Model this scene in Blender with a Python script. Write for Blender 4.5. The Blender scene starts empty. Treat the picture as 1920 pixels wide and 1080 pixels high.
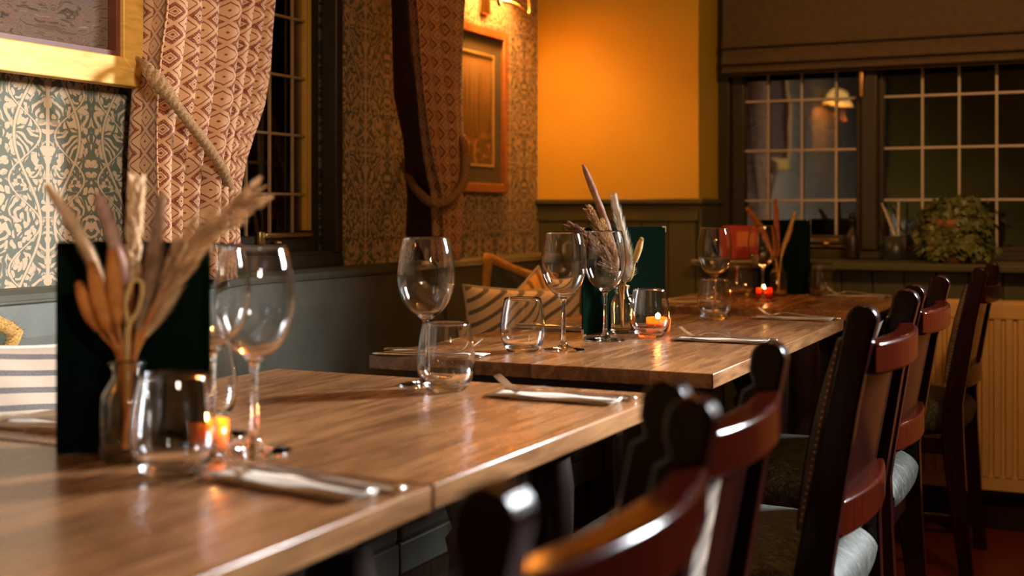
import bpy, bmesh, math, random
from mathutils import Vector, Matrix
R = math.radians
PI = math.pi
random.seed(7)
S = bpy.context.scene
COL = S.collection

# ------------------------------------------------------------------ camera, world, big lights, exposure
cd = bpy.data.cameras.new('camera'); cam = bpy.data.objects.new('camera', cd); COL.objects.link(cam)
cam.location = (0, 0, 1.04); cam.rotation_euler = (R(90), 0, R(25.33))
cd.sensor_width = 36; cd.lens = 2397 / 1920 * 36
cd.shift_y = -(540 - 399.3) / 1920
cd.clip_start = 0.05
cd.dof.use_dof = True; cd.dof.focus_distance = 2.62; cd.dof.aperture_fstop = (cd.lens / 1000) / 0.0135
S.camera = cam
S.view_settings.view_transform = 'Standard'; S.view_settings.look = 'None'
S.view_settings.gamma = 1; S.view_settings.exposure = 0.0
S.view_settings.use_curve_mapping = False
S.cycles.use_denoising = True
S.cycles.max_bounces = 14; S.cycles.transmission_bounces = 14; S.cycles.glossy_bounces = 6
S.cycles.diffuse_bounces = 4; S.cycles.transparent_max_bounces = 16
S.cycles.sample_clamp_indirect = 60
W = bpy.data.worlds.new('night'); S.world = W; W.use_nodes = True
W.node_tree.nodes['Background'].inputs[0].default_value = (0.02, 0.03, 0.05, 1)
W.node_tree.nodes['Background'].inputs[1].default_value = 0.25


def area(name, loc, target, sx, sy, power, col, spread=180):
    l = bpy.data.lights.new(name, 'AREA'); l.shape = 'RECTANGLE'; l.size = sx; l.size_y = sy
    l.energy = power; l.color = col; l.spread = R(spread)
    o = bpy.data.objects.new(name, l); COL.objects.link(o); o.location = loc
    o.rotation_euler = (Vector(target) - Vector(loc)).to_track_quat('-Z', 'Y').to_euler()
    return o


def point(name, loc, power, col, rad=0.03):
    l = bpy.data.lights.new(name, 'POINT'); l.energy = power; l.color = col; l.shadow_soft_size = rad
    o = bpy.data.objects.new(name, l); COL.objects.link(o); o.location = loc
    return o


WARM = (1.0, 0.50, 0.16)
# unseen cool key light from the right, with warm fill lights added around it
area('cool_key_light', (1.30, 4.20, 2.0), (-0.9, 1.5, 0.75), 0.5, 0.8, 50, (0.92, 0.96, 1.0), 55)  # unseen key lamp; no doorway is built here
area('left_wall_fill', (1.7, -0.75, 1.95), (-2.02, 1.70, 1.50), 0.35, 0.5, 4.6, (1.0, 0.84, 0.66), 25)  # added narrow beam, source unseen, for the left wallpaper and near curtain
area('room_fill', (0.9, -1.4, 2.35), (-0.9, 2.6, 0.7), 1.2, 1.2, 3.0, (1.0, 0.46, 0.15))  # added warm fill from behind the camera, no fitting
area('window_wall_fill', (0.45, 1.9, 2.35), (-0.55, 4.7, 1.35), 0.15, 0.15, 5.5, (1.0, 0.52, 0.20), 75)  # added unseen spot that brightens the back window wall
for _x, _y in ((-0.35, 1.85), (-0.15, 2.02), (-0.3, 2.22), (-0.5, 2.05)):
    point('overhead_warm_fill', (_x, _y, 2.17 + 0.06 * (_x - 1)), 4.8, (1.0, 0.45, 0.12), 0.022)  # added warm points overhead, no fitting, for orange light and glints


# ------------------------------------------------------------------ shader helpers
class NT:
    def __init__(s, name):
        s.m = bpy.data.materials.new(name); s.m.use_nodes = True
        s.t = s.m.node_tree; s.b = s.t.nodes['Principled BSDF']; s.out = s.t.nodes['Material Output']

    def n(s, typ, **kw):
        x = s.t.nodes.new(typ)
        for k, v in kw.items(): setattr(x, k, v)
        return x

    def put(s, sock, v):
        if v is None: return
        if isinstance(v, bpy.types.NodeSocket): s.t.links.new(v, sock)
        elif isinstance(v, (tuple, list)) and len(v) == 3 and sock.type == 'RGBA': sock.default_value = (*v, 1)
        else: sock.default_value = v

    def set(s, **kw):
        for k, v in kw.items(): s.put(s.b.inputs[k.replace('_', ' ')], v)
        return s

    def m_(s, op, a, b=None, c=None, clamp=False):
        x = s.n('ShaderNodeMath', operation=op, use_clamp=clamp)
        for i, v in enumerate((a, b, c)): s.put(x.inputs[i], v)
        return x.outputs[0]

    def obj(s, kind='Object'):
        return s.n('ShaderNodeTexCoord').outputs[kind]

    def mapv(s, v, scale=(1, 1, 1), loc=(0, 0, 0), rot=(0, 0, 0)):
        x = s.n('ShaderNodeMapping'); s.put(x.inputs[0], v)
        x.inputs['Scale'].default_value = scale; x.inputs['Location'].default_value = loc
        x.inputs['Rotation'].default_value = rot
        return x.outputs[0]

    def noise(s, v, scale, detail=4, rough=0.5, dist=0.0, col=False):
        x = s.n('ShaderNodeTexNoise'); s.put(x.inputs['Vector'], v); x.inputs['Scale'].default_value = scale
        x.inputs['Detail'].default_value = detail; x.inputs['Roughness'].default_value = rough
        x.inputs['Distortion'].default_value = dist
        return x.outputs[1 if col else 0]

    def vor(s, v, scale, feature='F1', out=0, dims='3D'):
        x = s.n('ShaderNodeTexVoronoi', feature=feature, voronoi_dimensions=dims)
        s.put(x.inputs['Vector'], v); x.inputs['Scale'].default_value = scale
        return x.outputs[out]

    def sep(s, v):
        x = s.n('ShaderNodeSeparateXYZ'); s.put(x.inputs[0], v); return x.outputs

    def comb(s, a, b, c=0.0):
        x = s.n('ShaderNodeCombineXYZ')
        for i, v in enumerate((a, b, c)): s.put(x.inputs[i], v)
        return x.outputs[0]

    def ramp(s, f, stops, interp='LINEAR'):
        x = s.n('ShaderNodeValToRGB'); s.put(x.inputs[0], f); r = x.color_ramp; r.interpolation = interp
        while len(r.elements) < len(stops): r.elements.new(0.5)
        for e, (p, c) in zip(r.elements, stops): e.position = p; e.color = (*c, 1)
        return x.outputs[0]

    def mix(s, f, a, b, mode='MIX'):
        x = s.n('ShaderNodeMix', data_type='RGBA', blend_type=mode)
        s.put(x.inputs[0], f); s.put(x.inputs[6], a); s.put(x.inputs[7], b)
        return x.outputs[2]

    def step(s, x, a, b):   # smooth 0..1 between a and b
        r = s.n('ShaderNodeMapRange', interpolation_type='SMOOTHSTEP')
        s.put(r.inputs[0], x); r.inputs[1].default_value = a; r.inputs[2].default_value = b
        return r.outputs[0]

    def bump(s, h, strength=0.3, dist=0.01):
        x = s.n('ShaderNodeBump'); s.put(x.inputs['Height'], h)
        x.inputs['Strength'].default_value = strength; x.inputs['Distance'].default_value = dist
        s.put(s.b.inputs['Normal'], x.outputs[0]); return s


def vari(name, c1, c2, scale=12, rough=0.5, spec=0.5, coat=0.0, stretch=(1, 1, 1), bump=0.0, metal=0.0, detail=5):
    n = NT(name); v = n.mapv(n.obj(), stretch)
    f = n.noise(v, scale, detail, 0.6)
    n.set(Base_Color=n.ramp(f, [(0.3, c1), (0.7, c2)]), Roughness=rough, Metallic=metal, Coat_Weight=coat, Coat_Roughness=0.15)
    n.b.inputs['Specular IOR Level'].default_value = spec
    if bump: n.bump(f, bump, 0.004)
    return n.m


def m_glass(name, col=(1, 1, 1), rough=0.0, ior=1.5):
    n = NT(name); n.set(Base_Color=col, Roughness=rough, IOR=ior, Transmission_Weight=1.0); return n.m


def m_table():
    n = NT('oak_planks'); p = n.obj(); x, y, z = n.sep(p)
    bw = 0.115
    k = n.m_('FLOOR', n.m_('DIVIDE', x, bw))
    rnd = n.n('ShaderNodeTexWhiteNoise', noise_dimensions='1D'); n.put(rnd.inputs['W'], k)
    off = n.m_('MULTIPLY', rnd.outputs[0], 7.3)
    gv = n.comb(n.m_('MULTIPLY', x, 1.0), n.m_('ADD', n.m_('MULTIPLY', y, 0.10), off), z)
    g1 = n.noise(gv, 26, 6, 0.62, 1.1)
    g2 = n.noise(gv, 120, 3, 0.6)
    blotch = n.noise(n.mapv(p, (1, .45, 1)), 6.5, 3, 0.5, 0.6)
    f = n.m_('ADD', n.m_('MULTIPLY', g1, 0.62), n.m_('ADD', n.m_('MULTIPLY', g2, 0.22), n.m_('MULTIPLY', blotch, 0.30)))
    c = n.ramp(f, [(0.38, (0.085, 0.034, 0.014)), (0.50, (0.21, 0.098, 0.040)), (0.61, (0.33, 0.165, 0.070)), (0.78, (0.45, 0.25, 0.115))])
    tint = n.ramp(rnd.outputs[0], [(0.0, (0.80, 0.76, 0.72)), (1.0, (1.08, 1.05, 1.0))])
    c = n.mix(1.0, c, tint, 'MULTIPLY')
    e = n.m_('ABSOLUTE', n.m_('SUBTRACT', n.m_('FRACT', n.m_('DIVIDE', x, bw)), 0.5))
    seam = n.step(e, 0.485, 0.5)
    c = n.mix(n.m_('MULTIPLY', seam, 0.55), c, (0.05, 0.02, 0.008))
    n.set(Base_Color=c, Roughness=n.m_('ADD', n.m_('MULTIPLY', g1, 0.14), 0.20), Coat_Weight=0.15, Coat_Roughness=0.2)
    n.bump(n.m_('ADD', n.m_('MULTIPLY', g2, 0.5), g1), 0.10, 0.002)
    return n.m


def m_dark_wood(name, c1, c2, rough=0.28, coat=0.5, spec=0.4):
    n = NT(name); v = n.mapv(n.obj(), (9, 9, 0.8))
    f = n.noise(v, 14, 5, 0.6, 0.6)
    w = n.noise(n.obj(), 9, 4, 0.6)
    n.set(Base_Color=n.ramp(f, [(0.3, c1), (0.75, c2)]), Roughness=n.m_('ADD', n.m_('MULTIPLY', w, 0.12), rough - 0.06), Coat_Weight=coat, Coat_Roughness=0.12)
    n.b.inputs['Specular IOR Level'].default_value = spec
    n.bump(f, 0.03, 0.001); return n.m


def m_hide(name, dark, mid, light):
    n = NT(name); p = n.obj()
    w = n.noise(p, 7, 3, 0.5, 0.0, True)
    v = n.mix(0.10, p, w, 'ADD')
    f = n.noise(n.mapv(v, (14, 34, 7)), 3.2, 6, 0.72, 1.8)
    g = n.noise(p, 9, 4, 0.6)
    c = n.ramp(f, [(0.36, dark), (0.5, mid), (0.64, light)])
    c = n.mix(n.m_('MULTIPLY', g, 0.5), c, dark)
    n.set(Base_Color=c, Roughness=0.6); n.b.inputs['Specular IOR Level'].default_value = 0.15; n.bump(f, 0.18, 0.002); return n.m


def m_wallpaper():
    n = NT('foliage_wallpaper'); x, y, z = n.sep(n.obj())
    P, Q = 0.25, 0.37
    u = n.m_('PINGPONG', y, P / 2)
    v = n.m_('ADD', z, n.m_('MULTIPLY', n.m_('FLOOR', n.m_('DIVIDE', y, P)), 0.0))
    vv = n.m_('MULTIPLY', n.m_('FRACT', n.m_('DIVIDE', v, Q)), Q)
    q = n.comb(u, vv, 0.0)
    warp = n.noise(q, 16, 2, 0.5, 0.0, True)
    q2 = n.mix(1.0, q, n.mix(1.0, warp, (0.045, 0.045, 0.0), 'MULTIPLY'), 'ADD')
    # curling stems following a sine along the height
    ang = n.m_('MULTIPLY', v, 2 * PI / Q)
    st = n.m_('ABSOLUTE', n.m_('SUBTRACT', u, n.m_('ADD', 0.055, n.m_('MULTIPLY', n.m_('SINE', ang), 0.036))))
    st2 = n.m_('ABSOLUTE', n.m_('SUBTRACT', u, n.m_('ADD', 0.062, n.m_('MULTIPLY', n.m_('COSINE', n.m_('MULTIPLY', ang, 2.0)), 0.042))))
    stem = n.m_('SUBTRACT', 1.0, n.step(n.m_('MINIMUM', st, n.m_('ADD', st2, 0.001)), 0.0028, 0.0042))
    trunk = n.m_('SUBTRACT', 1.0, n.step(u, 0.004, 0.006))
    # leaves: warped cells with dark veins
    lobes = n.mix(1.0, q2, n.mix(1.0, n.noise(q, 55, 1, 0.5, 0.0, True), (0.016, 0.016, 0.0), 'MULTIPLY'), 'ADD')
    e1 = n.m_('SUBTRACT', 0.52, n.vor(lobes, 60, 'F1', 0, '2D'))
    leaf = n.m_('MAXIMUM', n.step(e1, 0.03, 0.06), 0.0)
    e2 = n.vor(q2, 15, 'DISTANCE_TO_EDGE', 0, '2D')
    big = n.step(e2, 0.03, 0.07)
    mask = n.step(n.noise(q2, 15, 2, 0.5), 0.45, 0.49)
    rings = n.step(n.m_('SINE', n.m_('MULTIPLY', n.vor(q2, 15, 'F1', 0, '2D'), 30)), -0.1, 0.3)
    fol = n.m_('MULTIPLY', n.m_('MULTIPLY', leaf, big), mask)
    fol2 = n.m_('MULTIPLY', n.m_('MULTIPLY', big, n.m_('SUBTRACT', 1.0, mask)), rings)
    f = n.m_('MAXIMUM', n.m_('MAXIMUM', stem, trunk), n.m_('MAXIMUM', fol, fol2))
    rim = n.m_('SUBTRACT', 1.0, n.step(n.m_('ABSOLUTE', n.m_('SUBTRACT', n.m_('MINIMUM', st, st2), 0.0045)), 0.0006, 0.0012))
    f = n.m_('MULTIPLY', f, n.m_('SUBTRACT', 1.0, n.m_('MULTIPLY', rim, 0.8)))
    c = n.mix(f, (0.120, 0.130, 0.095), (0.54, 0.40, 0.26))
    n.set(Base_Color=c, Roughness=0.7); return n.m


def m_curtain():
    n = NT('diamond_weave_cloth'); uv = n.obj('UV'); x, y, z = n.sep(uv)
    a = n.m_('ABSOLUTE', n.m_('SUBTRACT', n.m_('FRACT', n.m_('DIVIDE', x, 0.038)), 0.5))
    b = n.m_('ABSOLUTE', n.m_('SUBTRACT', n.m_('FRACT', n.m_('DIVIDE', y, 0.052)), 0.5))
    wig = n.m_('MULTIPLY', n.m_('SUBTRACT', n.noise(n.mapv(uv, (1, 1, 1)), 60, 2), 0.5), 0.06)
    d = n.m_('ADD', n.m_('ADD', a, b), wig)      # 0 centre .. 1 corner, 0.5 on the diamond's edge
    K = 'CONSTANT'
    rust, cream, dk = (0.21, 0.045, 0.015), (0.60, 0.37, 0.21), (0.14, 0.034, 0.014)
    c = n.ramp(d, [(0.0, rust), (0.07, cream), (0.14, rust), (0.17, cream), (0.25, dk), (0.30, rust), (0.42, cream), (0.60, rust), (0.66, cream), (0.94, rust)], K)
    dots = n.vor(uv, 380, 'F1', 0, '2D')
    band = n.m_('MULTIPLY', n.m_('GREATER_THAN', d, 0.30), n.m_('LESS_THAN', d, 0.42))
    sp = n.m_('MULTIPLY', n.m_('LESS_THAN', dots, 0.22), band)
    c = n.mix(n.m_('MULTIPLY', sp, 0.8), c, cream)
    weave = n.noise(n.mapv(uv, (1, 1, 1)), 900, 2)
    c = n.mix(0.25, c, n.ramp(weave, [(0.3, (0.1, 0.05, 0.03)), (0.7, (0.8, 0.6, 0.45))]), 'SOFT_LIGHT')
    n.set(Base_Color=c, Roughness=0.85, Sheen_Weight=0.2); n.bump(weave, 0.15, 0.001); return n.m


def m_stripes(name, base, dark, period, duty, axis=2, ang=0.0, jitter=0.25):
    n = NT(name); p = n.mapv(n.obj(), (1, 1, 1), (0, 0, 0), (0, 0, 0))
    x, y, z = n.sep(p)
    t = n.m_('ADD', n.m_('MULTIPLY', z, math.cos(ang)), n.m_('MULTIPLY', y if axis == 2 else x, math.sin(ang)))
    t = n.m_('ADD', t, n.m_('MULTIPLY', n.noise(p, 5, 2), 0.004))
    f = n.m_('FRACT', n.m_('DIVIDE', t, period))
    s = n.m_('MULTIPLY', n.step(f, 0.0, 0.05), n.m_('SUBTRACT', 1.0, n.step(f, duty, duty + 0.05)))
    w = n.noise(p, 350, 2)
    s = n.m_('MULTIPLY', s, n.m_('ADD', 0.65, n.m_('MULTIPLY', w, 0.5)), clamp=True)
    n.set(Base_Color=n.mix(s, base, dark), Roughness=0.9, Sheen_Weight=0.2); n.bump(w, 0.2, 0.001)
    return n.m


def m_rope(name, c1, c2):
    n = NT(name); f = n.noise(n.obj(), 260, 3)
    n.set(Base_Color=n.ramp(f, [(0.3, c1), (0.7, c2)]), Roughness=0.95); n.bump(f, 0.5, 0.001); return n.m


def m_emit(name, col, power, base=(0.8, 0.5, 0.2)):
    n = NT(name); n.set(Base_Color=base, Roughness=0.4, Emission_Color=col, Emission_Strength=power); return n.m


def m_painting_abstract():
    n = NT('brushed_canvas'); x, y, z = n.sep(n.obj())
    q = n.mapv(n.comb(y, z, 0), (3, 14, 1), (0, 0, 0), (0, 0, R(-28)))
    w = n.noise(n.comb(y, z, 0), 5, 3, 0.5, 0, True)
    q = n.mix(0.5, q, n.mix(1.0, w, (4, 4, 0), 'MULTIPLY'), 'ADD')
    f = n.noise(q, 9, 6, 0.7, 0.8)
    c = n.ramp(f, [(0.34, (0.045, 0.032, 0.028)), (0.44, (0.10, 0.070, 0.056)), (0.51, (0.14, 0.120, 0.108)), (0.58, (0.13, 0.070, 0.046)), (0.68, (0.20, 0.18, 0.175))])
    blob = n.m_('MULTIPLY', n.m_('SUBTRACT', 1.0, n.step(n.m_('ABSOLUTE', n.m_('SUBTRACT', y, 2.03)), 0.03, 0.07)), n.step(z, 1.46, 1.52))
    c = n.mix(n.m_('MULTIPLY', blob, n.step(f, 0.35, 0.55)), c, (0.07, 0.075, 0.10))
    n.set(Base_Color=n.mix(1.0, c, (1.0, 0.86, 0.74), 'MULTIPLY'), Roughness=0.8); n.b.inputs['Specular IOR Level'].default_value = 0.08; n.bump(f, 0.3, 0.002); return n.m


def m_painting_reeds():
    n = NT('sepia_landscape'); x, y, z = n.sep(n.obj())
    zz = n.m_('DIVIDE', n.m_('SUBTRACT', z, 1.17), 0.44)
    c = n.ramp(zz, [(0.0, (0.16, 0.08, 0.025)), (0.25, (0.11, 0.06, 0.02)), (0.55, (0.20, 0.12, 0.04)), (1.0, (0.52, 0.36, 0.15))])
    reeds = n.noise(n.comb(n.m_('MULTIPLY', y, 60), n.m_('MULTIPLY', z, 2.2), 0), 1.0, 4, 0.6)
    low = n.m_('SUBTRACT', 1.0, n.step(zz, 0.55, 0.95))
    c = n.mix(n.m_('MULTIPLY', n.step(reeds, 0.48, 0.6), low), c, (0.05, 0.03, 0.012))
    fl = n.noise(n.comb(y, z, 0), 30, 3)
    mask = n.m_('SUBTRACT', 1.0, n.step(n.m_('ABSOLUTE', n.m_('SUBTRACT', zz, 0.2)), 0.05, 0.18))
    c = n.mix(n.m_('MULTIPLY', n.step(fl, 0.5, 0.62), mask), c, (0.42, 0.22, 0.08))
    n.set(Base_Color=c, Roughness=0.35); return n.m


M = {}
M['table'] = m_table()
M['mahogany'] = m_dark_wood('mahogany', (0.008, 0.0020, 0.0014), (0.026, 0.005, 0.003), 0.18, 0.05, 0.25)
M['redwood'] = m_dark_wood('red_mahogany', (0.028, 0.0035, 0.0015), (0.055, 0.006, 0.002), 0.13, 0.0, 0.25)
M['blackwood'] = m_dark_wood('dark_table_wood', (0.010, 0.005, 0.003), (0.030, 0.013, 0.007), 0.42, 0.1, 0.25)
M['hide'] = m_hide('grey_green_hide', (0.016, 0.016, 0.011), (0.042, 0.043, 0.034), (0.14, 0.145, 0.125))
M['hideback'] = vari('brown_leather', (0.05, 0.035, 0.022), (0.13, 0.10, 0.07), 20, 0.45, bump=0.1)
M['bench'] = vari('bench_leather', (0.062, 0.063, 0.041), (0.098, 0.098, 0.068), 9, 0.55, bump=0.08)
M['wallpaper'] = m_wallpaper()
M['ochre'] = vari('ochre_paint', (0.53, 0.355, 0.03), (0.56, 0.375, 0.035), 3, 0.6)
M['green'] = vari('olive_paint', (0.055, 0.055, 0.026), (0.075, 0.072, 0.034), 6, 0.45)
M['darkgreen'] = vari('dark_frame_paint', (0.032, 0.026, 0.014), (0.044, 0.036, 0.019), 6, 0.4)
M['blind'] = vari('blind_linen', (0.085, 0.058, 0.030), (0.12, 0.082, 0.042), 40, 0.85, bump=0.1)
M['floor'] = vari('red_floor', (0.11, 0.018, 0.009), (0.19, 0.036, 0.016), 8, 0.4, stretch=(1, 8, 1))
M['ceiling'] = vari('ceiling_paint', (0.55, 0.45, 0.30), (0.6, 0.5, 0.34), 2, 0.8)
M['radiator'] = vari('cream_enamel', (0.62, 0.40, 0.16), (0.66, 0.43, 0.18), 3, 0.4)
M['gold'] = vari('gilt', (0.58, 0.31, 0.05), (0.78, 0.47, 0.11), 18, 0.5, metal=0.15, stretch=(1, 1, 5), bump=0.05)
M['innerfr'] = vari('red_brown_liner', (0.10, 0.025, 0.012), (0.14, 0.04, 0.02), 18, 0.5)
M['oakframe'] = vari('orange_frame_wood', (0.34, 0.12, 0.035), (0.46, 0.18, 0.05), 18, 0.4, stretch=(1, 1, 5))
M['mount'] = vari('grey_green_mount', (0.10, 0.09, 0.05), (0.12, 0.11, 0.06), 18, 0.8)
M['mountlip'] = vari('gold_slip', (0.50, 0.34, 0.12), (0.6, 0.42, 0.16), 18, 0.5)
M['canvas'] = m_painting_abstract(); M['reeds'] = m_painting_reeds()
M['curtain'] = m_curtain()
M['lining'] = vari('dark_lining', (0.045, 0.010, 0.007), (0.07, 0.016, 0.010), 20, 0.9)
M['rope'] = m_rope('jute_rope', (0.20, 0.10, 0.04), (0.42, 0.25, 0.11))
M['fringe'] = m_rope('ochre_fringe', (0.30, 0.15, 0.03), (0.62, 0.36, 0.10))
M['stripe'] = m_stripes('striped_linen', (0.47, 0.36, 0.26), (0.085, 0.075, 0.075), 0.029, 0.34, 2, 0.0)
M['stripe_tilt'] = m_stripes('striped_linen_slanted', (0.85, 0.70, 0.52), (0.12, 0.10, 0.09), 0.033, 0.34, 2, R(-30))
M['stripe_warm_lit'] = m_stripes('warm_lit_striped_linen', (0.72, 0.42, 0.10), (0.20, 0.12, 0.05), 0.040, 0.33, 2, R(-58))  # warm lamp light put into the ochre of this linen
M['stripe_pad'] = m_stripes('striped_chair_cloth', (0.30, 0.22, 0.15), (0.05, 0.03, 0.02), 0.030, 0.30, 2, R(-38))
M['velvet'] = vari('green_velvet', (0.030, 0.036, 0.020), (0.05, 0.06, 0.032), 12, 0.9)
M['glass'] = m_glass('clear_glass')
M['jarglass'] = m_glass('jar_glass', (0.96, 0.88, 0.70), 0.02)  # amber tint stands for orange stems reflected in the clear glass
def m_frost(name, col):
    n = NT(name); tl = n.n('ShaderNodeBsdfTranslucent'); n.put(tl.inputs[0], col); ms = n.n('ShaderNodeMixShader')
    n.set(Base_Color=col, Roughness=0.2, Transmission_Weight=0.35); ms.inputs[0].default_value = 0.55
    n.t.links.new(n.b.outputs[0], ms.inputs[1]); n.t.links.new(tl.outputs[0], ms.inputs[2]); n.t.links.new(ms.outputs[0], n.out.inputs[0]); return n.m
M['amberglass'] = m_frost('amber_glass', (0.95, 0.36, 0.05)); M['redglass'] = m_frost('red_glass', (0.70, 0.10, 0.03))
M['wax'] = vari('candle_wax', (0.75, 0.55, 0.32), (0.8, 0.6, 0.36), 10, 0.5)
M['flame'] = m_emit('flame', (1.0, 0.55, 0.16), 160)
M['menu'] = vari('dark_green_cover', (0.0024, 0.0072, 0.0045), (0.0034, 0.0100, 0.0062), 90, 0.9, spec=0.0, bump=0.05)
M['paper'] = vari('menu_paper', (0.6, 0.52, 0.4), (0.65, 0.56, 0.44), 9, 0.8)
M['brass'] = vari('brass', (0.60, 0.40, 0.16), (0.75, 0.52, 0.22), 30, 0.28, metal=1.0)
M['steel'] = vari('steel', (0.62, 0.60, 0.58), (0.74, 0.71, 0.68), 30, 0.30, metal=1.0)
M['napkin'] = vari('napkin_cloth', (0.50, 0.43, 0.36), (0.58, 0.51, 0.44), 80, 0.9, bump=0.1)
M['redbox'] = vari('red_box_card', (0.30, 0.02, 0.01), (0.40, 0.03, 0.015), 9, 0.5)
M['orangebox'] = vari('orange_box_label', (0.50, 0.13, 0.03), (0.55, 0.16, 0.04), 9, 0.5)
M['lead'] = vari('pale_window_lead', (0.46, 0.40, 0.34), (0.55, 0.48, 0.41), 20, 0.5)
M['goldlead'] = vari('bronze_window_lead', (0.30, 0.19, 0.07), (0.36, 0.23, 0.09), 20, 0.5)
M['lit_edge'] = vari('lit_edge_paint', (0.55, 0.33, 0.05), (0.62, 0.38, 0.07), 20, 0.5)  # lamp light on the casement edge, put into a mustard colour
M['terracotta'] = vari('terracotta', (0.28, 0.09, 0.03), (0.36, 0.13, 0.05), 14, 0.8)
M['ivy'] = vari('ivy_leaf', (0.06, 0.085, 0.018), (0.16, 0.17, 0.05), 25, 0.45)
M['plastic'] = vari('black_plastic', (0.01, 0.008, 0.007), (0.015, 0.012, 0.01), 25, 0.4)
M['soil'] = vari('potting_soil', (0.03, 0.018, 0.01), (0.05, 0.03, 0.018), 60, 0.9)
M['hedge'] = vari('night_hedge', (0.008, 0.008, 0.006), (0.02, 0.020, 0.015), 5, 0.9)
M['lampglass'] = m_emit('glowing_fluted_glass', (1.0, 0.50, 0.10), 3.2, (0.9, 0.6, 0.25))


# ------------------------------------------------------------------ mesh helpers
class MB:
    def __init__(s): s.v = []; s.f = []; s.uv = None; s.sm = []

    def add(s, vs, fs, smooth=False):
        o = len(s.v); s.v += [tuple(v) for v in vs]; s.f += [tuple(i + o for i in f) for f in fs]; s.sm += [smooth] * len(fs); return s

    def box(s, a, b, bev=0.0, mat=None):
        bm = bmesh.new(); bmesh.ops.create_cube(bm, size=1)
        for v in bm.verts:
            v.co = Vector([(a[i] + b[i]) / 2 + v.co[i] * (b[i] - a[i]) for i in range(3)])
        if bev:
            for f in bmesh.ops.bevel(bm, geom=bm.edges[:], offset=bev, segments=2, affect='EDGES', profile=0.5)['faces']: f.smooth = True
        return s.frombm(bm, mat)

    def frombm(s, bm, mat=None, smooth=False):
        if mat is not None: bmesh.ops.transform(bm, matrix=mat, verts=bm.verts[:])
        bm.verts.index_update()
        fl = [smooth or f.smooth for f in bm.faces]
        s.add([v.co[:] for v in bm.verts], [[v.index for v in f.verts] for f in bm.faces], smooth); s.sm[-len(fl):] = fl; bm.free(); return s

    def prism(s, poly, axis, a, b, bev=0.0, smooth=False):
        """poly: 2D points in the plane normal to axis; extruded from a to b."""
        def P(p, t):
            return {0: (t, p[0], p[1]), 1: (p[0], t, p[1]), 2: (p[0], p[1], t)}[axis]
        bm = bmesh.new()
        lo = [bm.verts.new(P(p, a)) for p in poly]; hi = [bm.verts.new(P(p, b)) for p in poly]
        n = len(poly)
        f1 = bm.faces.new(lo); f2 = bm.faces.new(hi[::-1])
        for i in range(n): bm.faces.new((lo[i], hi[i], hi[(i + 1) % n], lo[(i + 1) % n]))
        bmesh.ops.recalc_face_normals(bm, faces=bm.faces[:])
        if bev:
            for f in bmesh.ops.bevel(bm, geom=list(f1.edges) + list(f2.edges), offset=bev, segments=3, affect='EDGES', profile=0.5)['faces']: f.smooth = True
        return s.frombm(bm)

    def lathe(s, prof, c=(0, 0, 0), seg=40, cap=False):
        n = len(prof); vs = []; fs = []
        for i in range(seg):
            a = 2 * PI * i / seg
            for r, z in prof: vs.append((c[0] + r * math.cos(a), c[1] + r * math.sin(a), c[2] + z))
        for i in range(seg):
            j = (i + 1) % seg
            for k in range(n - 1): fs.append((i * n + k, j * n + k, j * n + k + 1, i * n + k + 1))
        return s.add(vs, fs, True)

    def tube(s, pts, rad, seg=10, twist=None, strands=3, amp=0.16):
        pts = [Vector(p) for p in pts]; n = len(pts)
        rad = rad if isinstance(rad, (list, tuple)) else [rad] * n
        t0 = (pts[1] - pts[0]).normalized(); up = Vector((0, 0, 1)) if abs(t0.z) < 0.9 else Vector((1, 0, 0))
        nrm = t0.cross(up).normalized(); vs = []; fs = []; L = 0
        for i, p in enumerate(pts):
            t = (pts[min(i + 1, n - 1)] - pts[max(i - 1, 0)]).normalized()
            nrm = (nrm - t * nrm.dot(t)).normalized(); b = t.cross(nrm)
            if i: L += (p - pts[i - 1]).length
            for k in range(seg):
                a = 2 * PI * k / seg; r = rad[i]
                if twist: r *= 1 + amp * abs(math.cos((strands * a - L * twist) / 2)) * 2 - amp
                vs.append(p + (nrm * math.cos(a) + b * math.sin(a)) * r)
        for i in range(n - 1):
            for k in range(seg):
                k2 = (k + 1) % seg; fs.append((i * seg + k, i * seg + k2, (i + 1) * seg + k2, (i + 1) * seg + k))
        fs.append(tuple(range(seg))[::-1]); fs.append(tuple((n - 1) * seg + k for k in range(seg)))
        return s.add(vs, fs, True)

    def build(s, name, mat, parent=None, loc=None, solid=0.0, subsurf=0):
        me = bpy.data.meshes.new(name); me.from_pydata(s.v, [], s.f); me.update()
        if s.uv:
            l = me.uv_layers.new(name='UVMap')
            for li, lp in enumerate(me.loops): l.data[li].uv = s.uv[lp.vertex_index]
        me.polygons.foreach_set('use_smooth', s.sm)
        o = bpy.data.objects.new(name, me); COL.objects.link(o); me.materials.append(mat)
        if parent: o.parent = parent
        if loc: o.location = loc
        if solid: md = o.modifiers.new('s', 'SOLIDIFY'); md.thickness = solid; md.offset = 0
        if subsurf: md = o.modifiers.new('u', 'SUBSURF'); md.levels = subsurf; md.render_levels = subsurf
        return o


def spl(pts, n=8):
    """Catmull-Rom through pts."""
    P = [Vector(p) for p in pts]; P = [P[0]] + P + [P[-1]]; out = []
    for i in range(1, len(P) - 2):
        for k in range(n):
            t = k / n; a, b, c, d = P[i - 1:i + 3]
            out.append(0.5 * ((2 * b) + (c - a) * t + (2 * a - 5 * b + 4 * c - d) * t * t + (3 * b - a - 3 * c + d) * t ** 3))
    out.append(P[-2]); return out


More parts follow.
